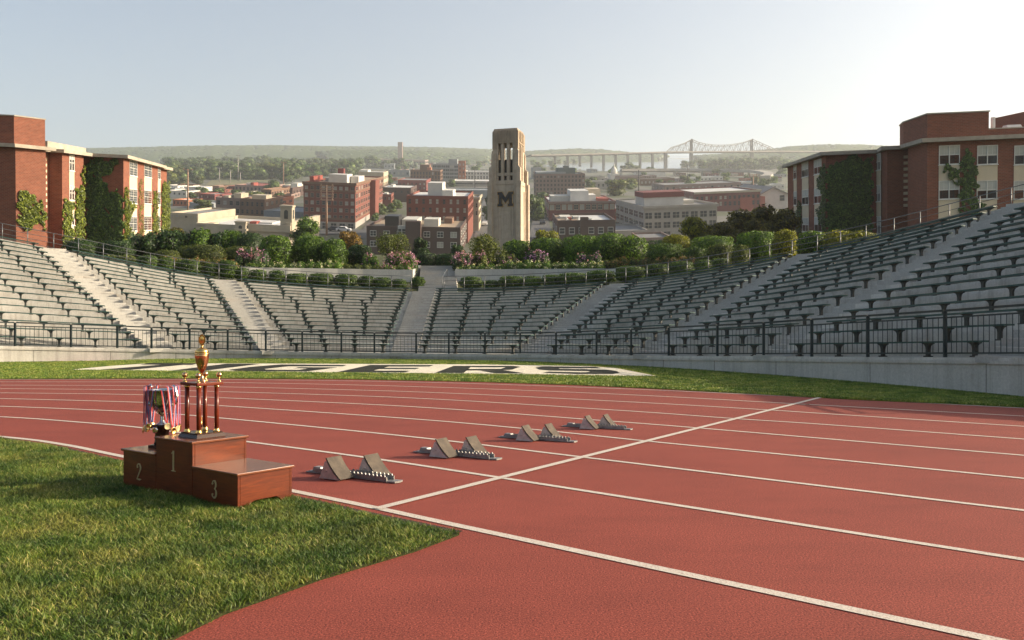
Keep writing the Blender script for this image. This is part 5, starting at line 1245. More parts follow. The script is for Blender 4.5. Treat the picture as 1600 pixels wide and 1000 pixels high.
fmat('redbrick', (0.168, 0.050, 0.034)); fmat('darkbrick', (0.075, 0.045, 0.038)); fmat('orangebrick', (0.34, 0.125, 0.065)); fmat('brownbrick', (0.162, 0.093, 0.060)); fmat('pinkbrick', (0.230, 0.162, 0.140))
fmat('creamstone', (0.42, 0.36, 0.27)); fmat('whitewall', (0.52, 0.51, 0.48)); fmat('greyconc', (0.33, 0.31, 0.28)); fmat('roofwhite', (0.56, 0.56, 0.54), 0.75, 0.15); fmat('rooftan', (0.33, 0.25, 0.17), 0.75, 0.15); fmat('roofgrey', (0.20, 0.20, 0.20), 0.75, 0.12)
fmat('steelgrey', (0.24, 0.26, 0.27)); fmat('maroon', (0.176, 0.048, 0.044)); fmat('hvac', (0.50, 0.49, 0.44)); fmat('redroof', (0.255, 0.060, 0.043)); fmat('blueish', (0.22, 0.30, 0.40)); fmat('greenroof', (0.10, 0.13, 0.13))
M['twin'] = glass_mat('town window glass', (0.022, 0.026, 0.030), 0.15); M['twinl'] = pm('lit blinds', (0.36, 0.35, 0.31), (0.22, 0.22, 0.2), 0.5, 0.5)  # pale blind colour for a random share of the windows
TW = {}
def twin(parent, x, y, z, w, h, rz, fr, light):
    key = (round(w, 2), round(h, 2), fr, light); Mx = Matrix.Translation((x, y, z)) @ Matrix.Rotation(rz, 4, 'Z')
    if key in TW: return copy_of(TW[key], parent, Mx)
    t = min(0.16 * w, 0.14 * h, 0.3); mb = MB(); mb.bb(-w / 2, w / 2, -0.03, 0.05, 0, h, 1)
    mb.bb(-w / 2, w / 2, -0.12, 0.05, -t, -0.003).bb(-w / 2, w / 2, -0.12, 0.05, h + 0.003, h + t * 0.8).bb(-w / 2 - t * 0.6, -w / 2 - 0.003, -0.10, 0.05, -t, h + t * 0.8).bb(w / 2 + 0.003, w / 2 + t * 0.6, -0.10, 0.05, -t, h + t * 0.8)
    mb.bb(-w / 2, w / 2, -0.08, -0.032, h * 0.48, h * 0.54)
    if w > h * 0.9: mb.bb(-w * 0.03, w * 0.03, -0.085, -0.035, 0, h)
    TW[key] = mb.build('window', [M[fr], M['twinl' if light else 'twin']], parent, Mx); return TW[key]
wr = random.Random(5)
def block(name, label, x0, x1, yt, yb, depth, wall, roof='roofgrey', yaw=0.0, rows=(), ncol=0, sncol=0, ww=0.5, fr=None, cat='building', cornice=None, units=(), parapet=0.7, base=None, band=None, lit=0.25, side_rows=None, root=None, group=None):  # lit: share of windows given pale blinds
    """building whose front spans photo columns x0-x1, roof edge row yt and foot row yb; yaw in degrees"""
    P = fp((x0 + x1) / 2, yb); u = P.y / F; w = (x1 - x0) * u / math.cos(R(yaw)); h = (yb - yt) * u
    rt = empty(name, M=Matrix.Translation(P) @ upright(P) @ Matrix.Rotation(R(yaw), 4, 'Z')); tag(rt, label, cat, group)
    d = depth; hw_ = w / 2; pt = 0.35
    mb = MB().bb(-hw_, hw_, 0, d, -6, h - parapet)
    for a, b, c, e in ((-hw_, hw_, 0.0, pt), (-hw_, hw_, d - pt, d), (-hw_, -hw_ + pt, pt, d - pt), (hw_ - pt, hw_, pt, d - pt)): mb.bb(a, b, c, e, h - parapet, h)
    mb.build('wall', M[wall], rt)
    rf = MB().bb(-hw_ + pt, hw_ - pt, pt, d - pt, h - parapet + 0.004, h - parapet + 0.06).build('roof', M[roof], rt)
    if cornice: MB().bb(-hw_ - 0.5, hw_ + 0.5, -0.5, -0.003, h - 0.9, h + 0.15).bb(hw_ + 0.003, hw_ + 0.5, 0, d, h - 0.9, h + 0.15).build('cornice', M[cornice], rt)
    if band:
        for z in band: MB().bb(-hw_ - 0.15, hw_ + 0.15, -0.15, -0.003, h * z - 0.35, h * z + 0.35).bb(hw_ + 0.003, hw_ + 0.15, 0, d, h * z - 0.35, h * z + 0.35).build('belt_course', M[cornice or 'creamstone'], rt)
    if base: MB().bb(-hw_ - 0.12, hw_ + 0.12, -0.12, -0.003, -1, base[0] * u).bb(hw_ + 0.003, hw_ + 0.12, 0, d, -1, base[0] * u).build('ground_storey', M[base[1]], rt)
    fr = fr or wall
    for (ya, yb2) in rows:                                  # window rows in photo rows
        z0, hh = (yb - yb2) * u, (yb2 - ya) * u
        for i in range(ncol):
            cw = w / ncol; twin(rt, -hw_ + cw * (i + 0.5), -0.02, z0, cw * ww, hh, 0, fr, wr.random() < lit)
        for i in range(sncol):
            cw = d / sncol; twin(rt, hw_ + 0.02, cw * (i + 0.5), z0, cw * ww, hh, PI / 2, fr, wr.random() < lit * 0.7)
            if x0 > 800: twin(rt, -hw_ - 0.02, cw * (i + 0.5), z0, cw * ww, hh, -PI / 2, fr, wr.random() < lit * 0.7)
    for (ua, ub, ca, cb, hz, mt) in units:                  # roof structures: fraction across, fraction deep, height in photo px
        MB().bb(-hw_ + w * ua, -hw_ + w * ub, d * ca, d * cb, h - parapet + 0.061, h - parapet + hz * u).build('roof_unit', M[mt], rf)
    return rt, u, w, h

# --- near row
rt, u, w, h = block('low_office', 'low dark brown brick building with a tan roof full of vents', 573, 719, 354, 398, 36, 'darkbrick', 'rooftan', 0, [(362, 369.5), (378, 385.5)], 7, 4, 0.42, 'whitewall', units=[(0.17, 0.32, 0.15, 0.4, 17, 'black'), (0.33, 0.5, 0.3, 0.7, 10, 'hvac'), (0.58, 0.74, 0.25, 0.5, 12, 'hvac'), (0.77, 0.86, 0.6, 0.85, 9, 'brownbrick')], lit=0.1)
MB().bb(-w / 2 + w * 0.425, -w / 2 + w * 0.585, -2.6, -0.003, -6, h + 9 * u).build('stair_tower', M['darkbrick'], rt)
MB().bb(-w / 2 + w * 0.34, -w / 2 + w * 0.424, -1.4, -0.003, h - 26 * u, h + 1 * u).build('stair_window', M['whitewall'], rt)
for a in range(2):
    for b_ in range(2): twin(rt, -w / 2 + w * (0.361 + 0.042 * a), -1.42, h - (11 + 11 * b_) * u, w * 0.034, 7.5 * u, 0, 'whitewall', False)
block('brick_block', 'dark red brick block with two rows of windows and a white rooftop penthouse', 635.5, 731, 306.5, 380, 40, 'redbrick', 'roofwhite', 0, [(312, 319), (325, 332), (338, 345)], 9, 6, 0.36, units=[(0.32, 0.56, 0.15, 0.5, 22, 'whitewall'), (0.56, 0.74, 0.1, 0.45, 11, 'whitewall')], lit=0.5)
block('narrow_building', 'narrow cream stone building with columns right of the red brick block', 735, 748, 309, 362, 26, 'creamstone', 'roofgrey', 0, [(318, 324), (330, 336), (342, 348)], 2, 5, 0.4, cornice='creamstone', lit=0.1)
rt, u, w, h = block('apartment_block', 'large six storey red brick block with cornice, pale ground storey and sunlit flank', 475, 554.5, 286, 357.5, 118, 'redbrick', 'rooftan', 3, [(292, 297), (303, 309), (314.5, 320), (325.5, 331), (336.5, 342)], 9, 13, 0.52, 'pinkbrick', cornice='brownbrick', band=[0.82, 0.22], base=(11, 'greyconc'),
      units=[(0.44, 0.8, 0.05, 0.2, 15, 'whitewall'), (0.5, 0.62, 0.2, 0.24, 23, 'maroon'), (0.82, 0.98, 0.12, 0.3, 12, 'whitewall'), (0.02, 0.1, 0.1, 0.3, 10, 'redroof'), (0.2, 0.4, 0.25, 0.5, 6, 'steelgrey')], lit=0.35)
MB().bb(w / 2 - 0.01, w / 2 + 2.6, 118 * 0.46, 118 * 0.60, -4, h - 0.2).build('flank_bay', M['redbrick'], rt)
for i in range(6): twin(rt, -w / 2 + w * (i + 0.5) / 6, -0.14, 1.2 * u, w / 6 * 0.62, 7.5 * u, 0, 'greyconc', False)
block('office_building', 'pale cream building behind the large red brick block', 560, 599, 269, 303, 50, 'creamstone', 'roofwhite', 4, [(276, 280), (286, 290)], 5, 6, 0.4, units=[(0.0, 0.35, 0.1, 0.6, 4, 'whitewall')], lit=0.2)
# theatre
rt, u, w, h = block('theatre', 'cream theatre with a broad white flat roof and a corner turret', 306, 452, 352, 388, 44, 'creamstone', 'roofwhite', 0, parapet=1.2, units=[(0.0, 0.1, 0.0, 0.3, 3, 'creamstone'), (0.36, 0.44, 0.5, 0.6, 4, 'redroof'), (0.45, 0.6, 0.55, 0.8, 3, 'whitewall')])
def turret(px0, px1, yt, yb, lo, lab=None):
    xa, xb = -w / 2 + (px0 - 306) * u, -w / 2 + (px1 - 306) * u; z1 = h + (352 - yt) * u; z0 = h - 4; ya = lo; dd = xb - xa; m = MB()
    m.bb(xa, xb, ya, ya + dd, z0, z1 - 0.6).bb(xa - 0.2, xb + 0.2, ya - 0.2, ya + dd + 0.2, z1 - 0.6, z1).bb(xa - 0.4, xb + 0.4, ya - 0.4, ya + dd + 0.4, z0 + 2.5, z0 + 3.1)
    t = m.build('turret', M['creamstone'], rt)
    MB().prism([(-dd * 0.16, 0), (dd * 0.16, 0), (dd * 0.16, dd * 0.6)] + [(dd * 0.16 * math.cos(R(a)), dd * 0.6 + dd * 0.16 * math.sin(R(a))) for a in range(20, 180, 20)] + [(-dd * 0.16, dd * 0.6)], 0, 0.1).build('arched_opening', M['twin'], t, Matrix.Translation(((xa + xb) / 2, ya - 0.02, z1 - dd * 1.15)) @ Matrix.Rotation(R(90), 4, 'X'))
    MB().bb(xb, xb + 0.05, ya + dd * 0.3, ya + dd * 0.7, z1 - dd * 1.15, z1 - dd * 0.4).build('side_opening', M['twin'], t)
turret(437, 455, 318, 352, 0.5); turret(372, 388, 345, 360, -3.0)
MB().bb(w / 2 - 1.2, w / 2 + 0.4, 0, 44, h - 3, h + 1.6).bb(-w / 2 + w * 0.5, w / 2 + 0.4, -0.6, -0.003, h - 1.6, h + 0.6).build('front_parapet', M['creamstone'], rt)
for i in range(2):
    MB().prism([(-1.1, 0), (1.1, 0), (1.1, 3)] + [(1.1 * math.cos(R(a)), 3 + 1.1 * math.sin(R(a))) for a in range(20, 180, 20)] + [(-1.1, 3)], 0, 0.15).build('arched_window', M['redroof' if i == 0 else 'twin'], rt, Matrix.Translation((w / 2 - 4 - 5 * i, -0.02, h - 8)) @ Matrix.Rotation(R(90), 4, 'X'))
block('warehouse', 'plain tan walled building with a parapet right beside the left dormitory', 266, 309, 333, 384, 40, 'creamstone', 'roofgrey', 0, [(337, 340)], 6, 0, 0.5, lit=0.8)
block('shop_building', 'grey brown building with dark square windows left of the theatre roof', 337, 376, 309, 342, 40, 'pinkbrick', 'roofgrey', 0, [(314, 320), (326, 332)], 4, 3, 0.5, units=[(0.1, 0.3, 0.2, 0.6, 4, 'creamstone'), (0.4, 0.7, 0.3, 0.6, 8, 'creamstone')], lit=0.1)
block('shop_building', 'brown brick building with a sunlit flank right of the grey brown one', 375.5, 413, 311, 343, 42, 'brownbrick', 'rooftan', 3, [(316, 322), (328, 334)], 5, 4, 0.45, units=[(0.4, 0.98, 0.1, 0.4, 8, 'creamstone')], lit=0.1)
block('shop_building', 'small orange brick annex in front of the steel grey shed', 414, 439, 309, 334, 26, 'orangebrick', 'roofgrey', 0, [(314, 318)], 3, 2, 0.4)
block('shed', 'blue grey metal shed left of the large red brick block', 412, 474, 330, 347, 40, 'steelgrey', 'steelgrey', 0)
block('shop_building', 'brown building with tall arched openings in the middle of the left part of town', 408, 424, 296, 316, 55, 'brownbrick', 'rooftan', 2, [(300, 304), (308, 312)], 3, 8, 0.5)
block('shop_building', 'bright orange brick building with a white roof box left of the large red brick block', 444, 457, 293, 309, 62, 'darkbrick', 'roofwhite', 2, [(298, 302)], 2, 6, 0.3, units=[(0.1, 0.9, 0.3, 0.6, 7, 'hvac')])
block('depot', 'long low depot with a dark red roof and orange end wall', 367, 414, 289.5, 299, 70, 'pinkbrick', 'redroof', 2, [(293, 297)], 8, 3, 0.5, units=[(0.45, 0.55, 0.1, 0.3, 5, 'redroof'), (0.3, 0.42, 0.1, 0.3, 4, 'hvac')])
block('house', 'white house with a grey roof at the left edge of town', 262, 291, 298, 309, 40, 'whitewall', 'roofgrey', 4, [(301, 304)], 4, 3, 0.35)
block('house', 'second white walled house with a pale gable roof behind the first', 288, 314, 292, 301, 40, 'whitewall', 'roofwhite', 4)
block('shop_building', 'small reddish shop in front of the white house', 270, 292, 312, 322, 26, 'orangebrick', 'roofwhite', 0, [(315, 319)], 4, 2, 0.4)
block('shed', 'row of parked looking pale sheds behind the shops', 296, 334, 317, 325, 22, 'steelgrey', 'roofwhite', 0)
block('shop_building', 'small red brick house with a sunlit flank right of the large red brick block', 593, 611, 303.5, 323, 24, 'redbrick', 'roofwhite', 4, [(308, 312)], 3, 3, 0.35, units=[(0.3, 0.6, 0.3, 0.7, 3, 'hvac')])
block('shop_building', 'dark brick building with a broad white roof behind the small red house', 594, 642, 293, 316, 50, 'darkbrick', 'roofwhite', 2, [(298, 301)], 5, 4, 0.3, units=[(0.2, 0.3, 0.5, 0.8, 3, 'hvac')])
block('shop_building', 'long maroon brick building with orange end in the middle distance', 622, 666, 281.5, 300, 60, 'maroon', 'roofgrey', 2, [(286, 289), (292, 295)], 7, 4, 0.35)
block('office_building', 'tall brown brick office block with rows of dark windows', 641, 688, 266, 292, 46, 'brownbrick', 'roofgrey', 2, [(269, 273), (275, 279), (281, 285)], 10, 6, 0.45, units=[(0.3, 0.62, 0.2, 0.7, 9, 'brownbrick'), (0.55, 0.68, 0.1, 0.4, 5, 'orangebrick')], lit=0.05)
block('office_building', 'grey glass office slab behind the brown office block', 676, 716, 256, 284, 60, 'steelgrey', 'roofgrey', 2, [(259, 262), (264.5, 267.5), (270, 273), (275.5, 278.5)], 6, 3, 0.86, units=[(0.6, 0.95, 0.2, 0.7, 8, 'steelgrey')], lit=0.1)
block('tower_block', 'pale orange lit tower block at the end of the grey glass office slab', 716, 727, 252, 286, 20, 'orangebrick', 'roofgrey', 2, [(256, 259), (262, 265), (268, 271), (274, 277)], 2, 2, 0.4)
block('modern_hall', 'white modern hall with upright dark slots left of the bell tower', 726, 768, 268, 283, 50, 'whitewall', 'roofwhite', 0, [(270, 272.5), (275, 281)], 9, 4, 0.45, lit=0.0)
block('parking_deck', 'pale grey parking deck left of the bell tower', 706, 775, 283, 291.5, 60, 'greyconc', 'roofwhite', 0, [(286, 288)], 1, 1, 0.97, lit=0)
block('parking_deck', 'lower blue grey deck in front of the pale parking deck', 690, 775, 297, 312, 34, 'steelgrey', 'steelgrey', 0)
block('narrow_building', 'tall plain concrete tower on the horizon left of the bell tower', 621.5, 628.5, 222.5, 256, 26, 'pinkbrick', 'roofgrey', 4)
block('arena', 'low round arena building at the foot of the tall concrete tower', 588, 664, 249.5, 258, 120, 'pinkbrick', 'roofgrey', 2, [(252, 254.5)], 8, 3, 0.9, lit=0)
block('hall', 'blue roofed hall in the hazy distance left of the bell tower', 726, 742, 244, 248, 60, 'blueish', 'blueish', 2)
# --- right of the tower
block('office_building', 'pinkish brown office block with grey roof, right of the bell tower', 837, 914, 272, 310, 46, 'pinkbrick', 'greenroof', 0, [(275, 278), (281, 284.5), (287.5, 291), (294, 297.5), (300, 303)], 14, 6, 0.5, units=[(0.02, 0.62, 0.1, 0.9, 4, 'steelgrey'), (0.45, 0.82, 0.2, 0.7, 10, 'greenroof'), (0.6, 0.7, 0.3, 0.6, 13, 'greenroof')], lit=0.06)
rt, u, w, h = block('market_building', 'maroon brick building under a heap of white roof structures', 858, 961, 315, 345, 52, 'maroon', 'roofwhite', 0, [(320, 327)], 11, 4, 0.68, 'creamstone', parapet=0.5, band=[0.93], cornice='pinkbrick',
      units=[(0.04, 0.34, 0.2, 0.5, 9, 'hvac'), (0.34, 0.62, 0.15, 0.6, 17, 'roofwhite'), (0.60, 0.74, 0.2, 0.5, 10, 'roofwhite'), (0.66, 0.88, 0.6, 0.95, 16, 'creamstone'), (0.76, 0.92, 0.1, 0.4, 5, 'redroof')], lit=0.45)
rt, u, w, h = block('low_office', 'low dark brick building with a half tan, half white roof and white framed windows', 871, 961.5, 344, 386, 34, 'darkbrick', 'roofwhite', 0, [(356, 364.5)], 6, 3, 0.5, 'whitewall', parapet=0.9, units=[(0.1, 0.3, 0.5, 0.8, 4, 'hvac'), (0.22, 0.28, 0.3, 0.4, 5, 'redroof'), (0.32, 0.42, 0.4, 0.6, 5, 'hvac'), (0.6, 0.64, 0.3, 0.5, 3, 'hvac')], lit=0.1)
MB().bb(-w / 2 + 0.4, -w / 2 + w * 0.39, 0.4, 33.6, h - 0.82, h - 0.70).build('tan_roof', M['rooftan'], rt)
MB().bb(-w / 2 + w * 0.39, -w / 2 + w * 0.53, -1.0, -0.003, -6, h + 5 * u).build('chimney_bay', M['darkbrick'], rt)
block('shop_building', 'row of small red fronted shops beside the grey concrete block', 960, 984, 326, 344, 60, 'redroof', 'roofgrey', 0, [(331, 337)], 4, 6, 0.5, 'creamstone', lit=0.5)
rt, u, w, h = block('concrete_block', 'three storey grey concrete block with big square dark windows and a maroon rooftop box', 1006, 1121, 321, 366, 62, 'greyconc', 'roofgrey', 3, [(331, 340), (346, 355), (361, 366)], 8, 6, 0.72, cornice='greyconc', units=[(0.1, 0.66, 0.22, 0.5, 14, 'whitewall'), (0.64, 0.86, 0.3, 0.5, 6, 'hvac')], lit=0.02)
MB().bb(-w / 2 + w * 0.09, -w / 2 + w * 0.67, 62 * 0.215, 62 * 0.505, h + 10.6 * u, h + 19 * u).build('rooftop_box', M['maroon'], rt)
block('ramp', 'grey ramp and low wall in front of the grey concrete block', 962, 1012, 360, 372, 30, 'greyconc', 'roofgrey', 0)
block('low_building', 'plain low pinkish building below the grey concrete block', 1000, 1050, 371, 392, 20, 'pinkbrick', 'roofgrey', 0)
block('mill_building', 'long maroon brick mill with tall narrow windows behind the grey concrete block', 1086, 1188, 299, 330, 60, 'maroon', 'roofwhite', 0, [(306, 311), (315, 321)], 14, 3, 0.5, cornice='creamstone', lit=0.3)
block('mill_building', 'second brick mill, paler, farther back on the right', 1038, 1158, 287, 302, 60, 'pinkbrick', 'roofgrey', 0, [(291, 295)], 12, 3, 0.3, lit=0.3)
block('shop_building', 'red roofed shed left of the white gabled warehouse', 1156, 1196, 308, 330, 30, 'redroof', 'redroof', 6)
P = fp(1208, 326); u = P.y / F; gw = empty('gabled_warehouse', M=Matrix.Translation(P) @ upright(P)); tag(gw, 'white gabled warehouse left of the right dormitory', 'warehouse')
MB().prism([(-30 * u, -3), (30 * u, -3), (30 * u, 18 * u), (0, 33 * u), (-30 * u, 18 * u)], -60, 0).build('wall', M['whitewall'], gw, Matrix.Rotation(R(90), 4, 'X'))
MB().bar((-31 * u, 30, 17.8 * u), (0, 30, 33.6 * u), 62, 0.5).bar((31 * u, 30, 17.8 * u), (0, 30, 33.6 * u), 62, 0.5).build('roof', M['roofgrey'], gw)
twin(gw, 14 * u, -0.02, 12 * u, 7 * u, 8 * u, 0, 'greyconc', False)
for i, (x0, x1, yt, yb, wl, rf_, lab) in enumerate([(1000, 1054, 279, 290, 'brownbrick', 'roofgrey', 'long brown shed with upright ribs in the hazy right part of town'), (1052, 1130, 277, 284, 'whitewall', 'roofwhite', 'long white roofed shed in the hazy right part of town'), (925, 960, 283, 296, 'greyconc', 'roofgrey', 'grey building behind the white roof structures'),
     (968, 1008, 275, 287, 'pinkbrick', 'steelgrey', 'low building with a curved grey roof right of the domed church'), (905, 945, 276, 287, 'greyconc', 'roofgrey', 'pale grey building right of the pinkish office block'), (1006, 1040, 270, 276, 'whitewall', 'roofwhite', 'small white building beyond the long brown shed'), (1132, 1160, 290, 300, 'maroon', 'roofwhite', 'maroon end block of the second mill'),
     (318, 336, 243.5, 247, 'whitewall', 'roofwhite', 'white building at the foot of the left hills'), (337, 352, 246, 249, 'creamstone', 'roofwhite', 'cream building right of the white one at the foot of the left hills'), (374, 387, 244, 247, 'orangebrick', 'redroof', 'red building at the foot of the left hills'), (390, 406, 245.5, 247.5, 'whitewall', 'roofwhite', 'low white building at the foot of the left hills'), (431, 440, 237, 243.5, 'creamstone', 'roofgrey', 'tan block on the slope of the left hills'),
     (500, 514, 241, 246, 'pinkbrick', 'roofgrey', 'pinkish block among the far trees'), (275, 300, 249.5, 252.5, 'whitewall', 'roofgrey', 'pale houses low in the far left wood'), (600, 616, 256, 264, 'steelgrey', 'roofwhite', 'flat pale building in front of the arena'), (606, 640, 266, 276, 'steelgrey', 'roofwhite', 'blue grey flat building left of the brown office block'), (745, 762, 251, 254, 'whitewall', 'roofwhite', 'small pale hall by the horizon left of the bell tower'), (696, 716, 247, 250, 'whitewall', 'roofgrey', 'white row of houses far behind the glass slab'),
     (832, 846, 262, 280, 'steelgrey', 'roofgrey', 'blue grey building close to the right side of the bell tower'), (1160, 1185, 284, 290, 'whitewall', 'roofwhite', 'white low sheds left of the right dormitory'), (1190, 1226, 288, 296, 'whitewall', 'roofwhite', 'pale sheds by the corner of the right dormitory'), (1196, 1222, 279, 284, 'greyconc', 'roofgrey', 'grey sheds farther behind the pale ones')]):
    block('building', lab, x0, x1, yt, yb, 30 if yb > 270 else 60, wl, rf_, 2, [(yt + (yb - yt) * 0.35, yt + (yb - yt) * 0.65)] if yb - yt > 6 else (), max(3, int((x1 - x0) / 6)), 2, 0.4)
FB = random.Random(21); FBG = 'small buildings of the hazy far town'
cols = ('whitewall', 'redbrick', 'pinkbrick', 'brownbrick', 'greyconc', 'maroon', 'orangebrick', 'steelgrey', 'darkbrick', 'redbrick')
for xr, yr, n_ in (((556, 780), (250, 266), 26), ((840, 1000), (268, 292), 12), ((1000, 1226), (269, 296), 26), ((262, 330), (292, 316), 9), ((600, 700), (268, 290), 10), ((330, 470), (292, 312), 14)):
    for i in range(n_):
        x = FB.uniform(*xr); yb = FB.uniform(*yr); k_ = (yb - 235) / 40; w_ = FB.uniform(7, 20) * (0.5 + k_ * 0.5); h_ = FB.uniform(3.0, 6.5) * (0.35 + 0.6 * k_)
        block('building', 'small low building among the many hazy roofs of the far town', x - w_ / 2, x + w_ / 2, yb - h_, yb, FB.uniform(18, 40), FB.choice(cols), FB.choice(('roofwhite', 'roofgrey', 'rooftan')), FB.uniform(-3, 6), [(yb - h_ * 0.7, yb - h_ * 0.35)] if h_ > 3.2 else (), max(3, int(w_ / 3)), 2, 0.4, group=FBG)
# domed church
P = fp(961, 280); u = P.y / F; chh = empty('church', M=Matrix.Translation(P) @ upright(P)); tag(chh, 'small white church with dome and spire in the hazy town', 'church')
MB().bb(-7 * u, 7 * u, 0, 30, -4, 8 * u).lathe([(5 * u, 8 * u), (5 * u, 12 * u), (4.3 * u, 15 * u), (2.6 * u, 17.5 * u), (1.2 * u, 18.5 * u), (1.2 * u, 21 * u), (0.1, 24 * u)], (0, 10, 0), 14).build('wall', M['whitewall'], chh)
# streets, meadow, river
far_poly('street', [(556, 372), (600, 372), (606, 318), (598, 318)], 0.25, M['street']); far_poly('street', [(740, 372), (772, 372), (770, 310), (755, 310)], 0.25, M['street'])
far_poly('street', [(826, 372), (866, 372), (848, 318), (838, 318)], 0.25, M['street']); far_poly('street', [(430, 366), (600, 366), (600, 359), (450, 359)], 0.30, M['street'])
far_poly('meadow', [(318, 292), (440, 290), (430, 281), (330, 281)], 0.3, M['meadow'])
far_poly('river', [(845, 259), (900, 266), (960, 268), (1130, 266), (1135, 258), (1085, 249), (1010, 247), (960, 250), (900, 256)], 0.5, M['water'])
far_poly('river', [(890, 248.5), (1060, 246.5), (1200, 245), (1000, 242), (900, 244)], 0.5, M['water'])
far_poly('sand_bar', [(870, 255), (960, 252), (1010, 249), (990, 247.5), (880, 250)], 0.8, M['meadow'])

# hills: ridges with real depth
M['hill'] = NT('wooded hill'); _t = M['hill']; _v = _t.coord('Object')
_c = _t.ramp(_t.noise(_v, 0.035, 6, 0.75), [(0.3, (0.030, 0.052, 0.020)), (0.55, (0.060, 0.090, 0.032)), (0.75, (0.10, 0.115, 0.045))]); _t.bump(_t.noise(_v, 0.05, 4), 1.0, 8.0); M['hill'] = _t.fin(_c, 0.95, 0, 0.1)
def ridge(name, prof, D0, D1, seed):
    rg = random.Random(seed); xs = np.arange(prof[0][0], prof[-1][0] + 1, 7.0); nd = 7; vs = []; fs = []
    for i, x in enumerate(xs):
        top = interp(prof, x); az = (x - 800) / F
        for k in range(nd + 1):
            t = k / nd; D = D0 + (D1 - D0) * t; P = CAM + ray(x, top) * D1
            # local far-frame coordinates of the crest give its height over the plain
            zc = (RF.transposed() @ (P - CAM)).z + HC; e = math.sin(t * PI / 2) ** 1.4; n_ = 0 if k in (0, nd) else rg.uniform(-0.07, 0.07)
            z = zc * (e + n_) + (rg.uniform(-0.035, 0.035) * zc if k == nd else 0)
            vs.append(far_pt(D, az * D1 * (0.75 + 0.25 * t) * 1.0, z))
        vs.append(far_pt(D1 + 500, az * (D1 + 500), -20))
    m = nd + 2
    for i in range(len(xs) - 1):
        for k in range(m - 1): o = i * m + k; fs.append((o, o + m, o + m + 1, o + 1))
    mb = MB().add(vs, fs, 0, True); return tag(mb.build(name, M['hill']), kind='structure')
ridge('hills', [(-500, 226), (-100, 228), (120, 233), (260, 229.5), (330, 228), (430, 227.5), (520, 229), (620, 229.5), (700, 231), (800, 235), (900, 238), (1020, 240)], 2400, 3300, 1)
ridge('hills', [(500, 236), (530, 234.5), (600, 234), (660, 236), (720, 240), (760, 243)], 2100, 2500, 2)
ridge('hills', [(780, 240), (830, 236), (900, 232.5), (940, 234), (980, 238), (1040, 242)], 2500, 2900, 3)
ridge('hills', [(1080, 243), (1130, 240), (1180, 235), (1230, 229), (1280, 226), (1340, 227), (1450, 233), (1700, 230), (2100, 228)], 1700, 2500, 4)

def hill_wood(prof, D0, D1, n, seed):
    rng = np.random.default_rng(seed); ico = bmesh.new(); bmesh.ops.create_icosphere(ico, subdivisions=1, radius=1); B = np.array([v.co[:] for v in ico.verts]); T = np.array([[v.index for v in q.verts] for q in ico.faces]); ico.free()
    C = []; S_ = []
    for i in range(n):
        x = rng.uniform(prof[0][0], prof[-1][0]); t = 1 - rng.random() ** 1.6 * 0.98; top = interp(prof, x); P = CAM + ray(x, top) * D1; zc = (RF.transposed() @ (P - CAM)).z + HC
        D = D0 + (D1 - D0) * t; e = math.sin(t * PI / 2) ** 1.4; s = rng.uniform(3.5, 8.5) * (0.6 + 0.4 * D / 2500)
        p = far_pt(D, (x - 800) / F * D1 * (0.75 + 0.25 * t), zc * e - s * 0.55 - zc * 0.02); C.append(p[:]); S_.append(s)
    C = np.array(C); S_ = np.array(S_)[:, None, None]; V1 = C[:, None, :] + B[None] * S_ * np.array([1.25, 1.25, 0.85]) * rng.uniform(0.75, 1.25, (n, len(B), 1)); Q = (np.arange(n)[:, None, None] * len(B) + T[None]).reshape(-1, 3)
    tag(raw_mesh('hill_wood', V1.reshape(-1, 3), Q, M['leaf_hill']), 'hazy wooded slope with crowded tree tops on the horizon', 'woodland', kind='stuff')
M['leaf_hill'] = leafset('hill wood leaves', (0.038, 0.066, 0.026), 0.0)
hill_wood([(-100, 228), (120, 233), (260, 229.5), (330, 228), (430, 227.5), (520, 229), (620, 229.5), (700, 231), (800, 235)], 2400, 3300, 7000, 1)
hill_wood([(500, 236), (530, 234.5), (600, 234), (660, 236), (720, 240), (760, 243)], 2100, 2500, 1800, 2)
hill_wood([(780, 240), (830, 236), (900, 232.5), (940, 234), (980, 238), (1040, 242)], 2500, 2900, 1500, 3)
hill_wood([(1080, 243), (1130, 240), (1180, 235), (1230, 229), (1280, 226), (1340, 227), (1450, 233)], 1700, 2500, 2500, 4)
def far_wood(xr, yr, n, seed):
    rng = np.random.default_rng(seed); ico = bmesh.new(); bmesh.ops.create_icosphere(ico, subdivisions=1, radius=1); B = np.array([v.co[:] for v in ico.verts]); T = np.array([[v.index for v in q.verts] for q in ico.faces]); ico.free(); C = []; S_ = []
    for i in range(n):
        yb = yr[0] + (yr[1] - yr[0]) * rng.random(); P = fp(rng.uniform(*xr), yb, 0); u = P.y / F; s = (1.6 + (yb - 248) * 0.16) * u * rng.uniform(0.7, 1.3)
        for k in range(4): C.append((P.x + rng.normal() * s * 0.6, P.y + rng.normal() * s, P.z + s * rng.uniform(0.5, 1.3))); S_.append(s * rng.uniform(0.5, 0.9))
    m = len(C); C = np.array(C); S_ = np.array(S_)[:, None, None]; V1 = C[:, None, :] + B[None] * S_ * rng.uniform(0.7, 1.3, (m, len(B), 1)); Q = (np.arange(m)[:, None, None] * len(B) + T[None]).reshape(-1, 3)
    tag(raw_mesh('far_wood', V1.reshape(-1, 3), Q, M['leaf_hill']), 'far off wood in front of the hills, left of the bell tower', 'woodland', kind='stuff')
far_wood((255, 650), (249.5, 263), 900, 41)
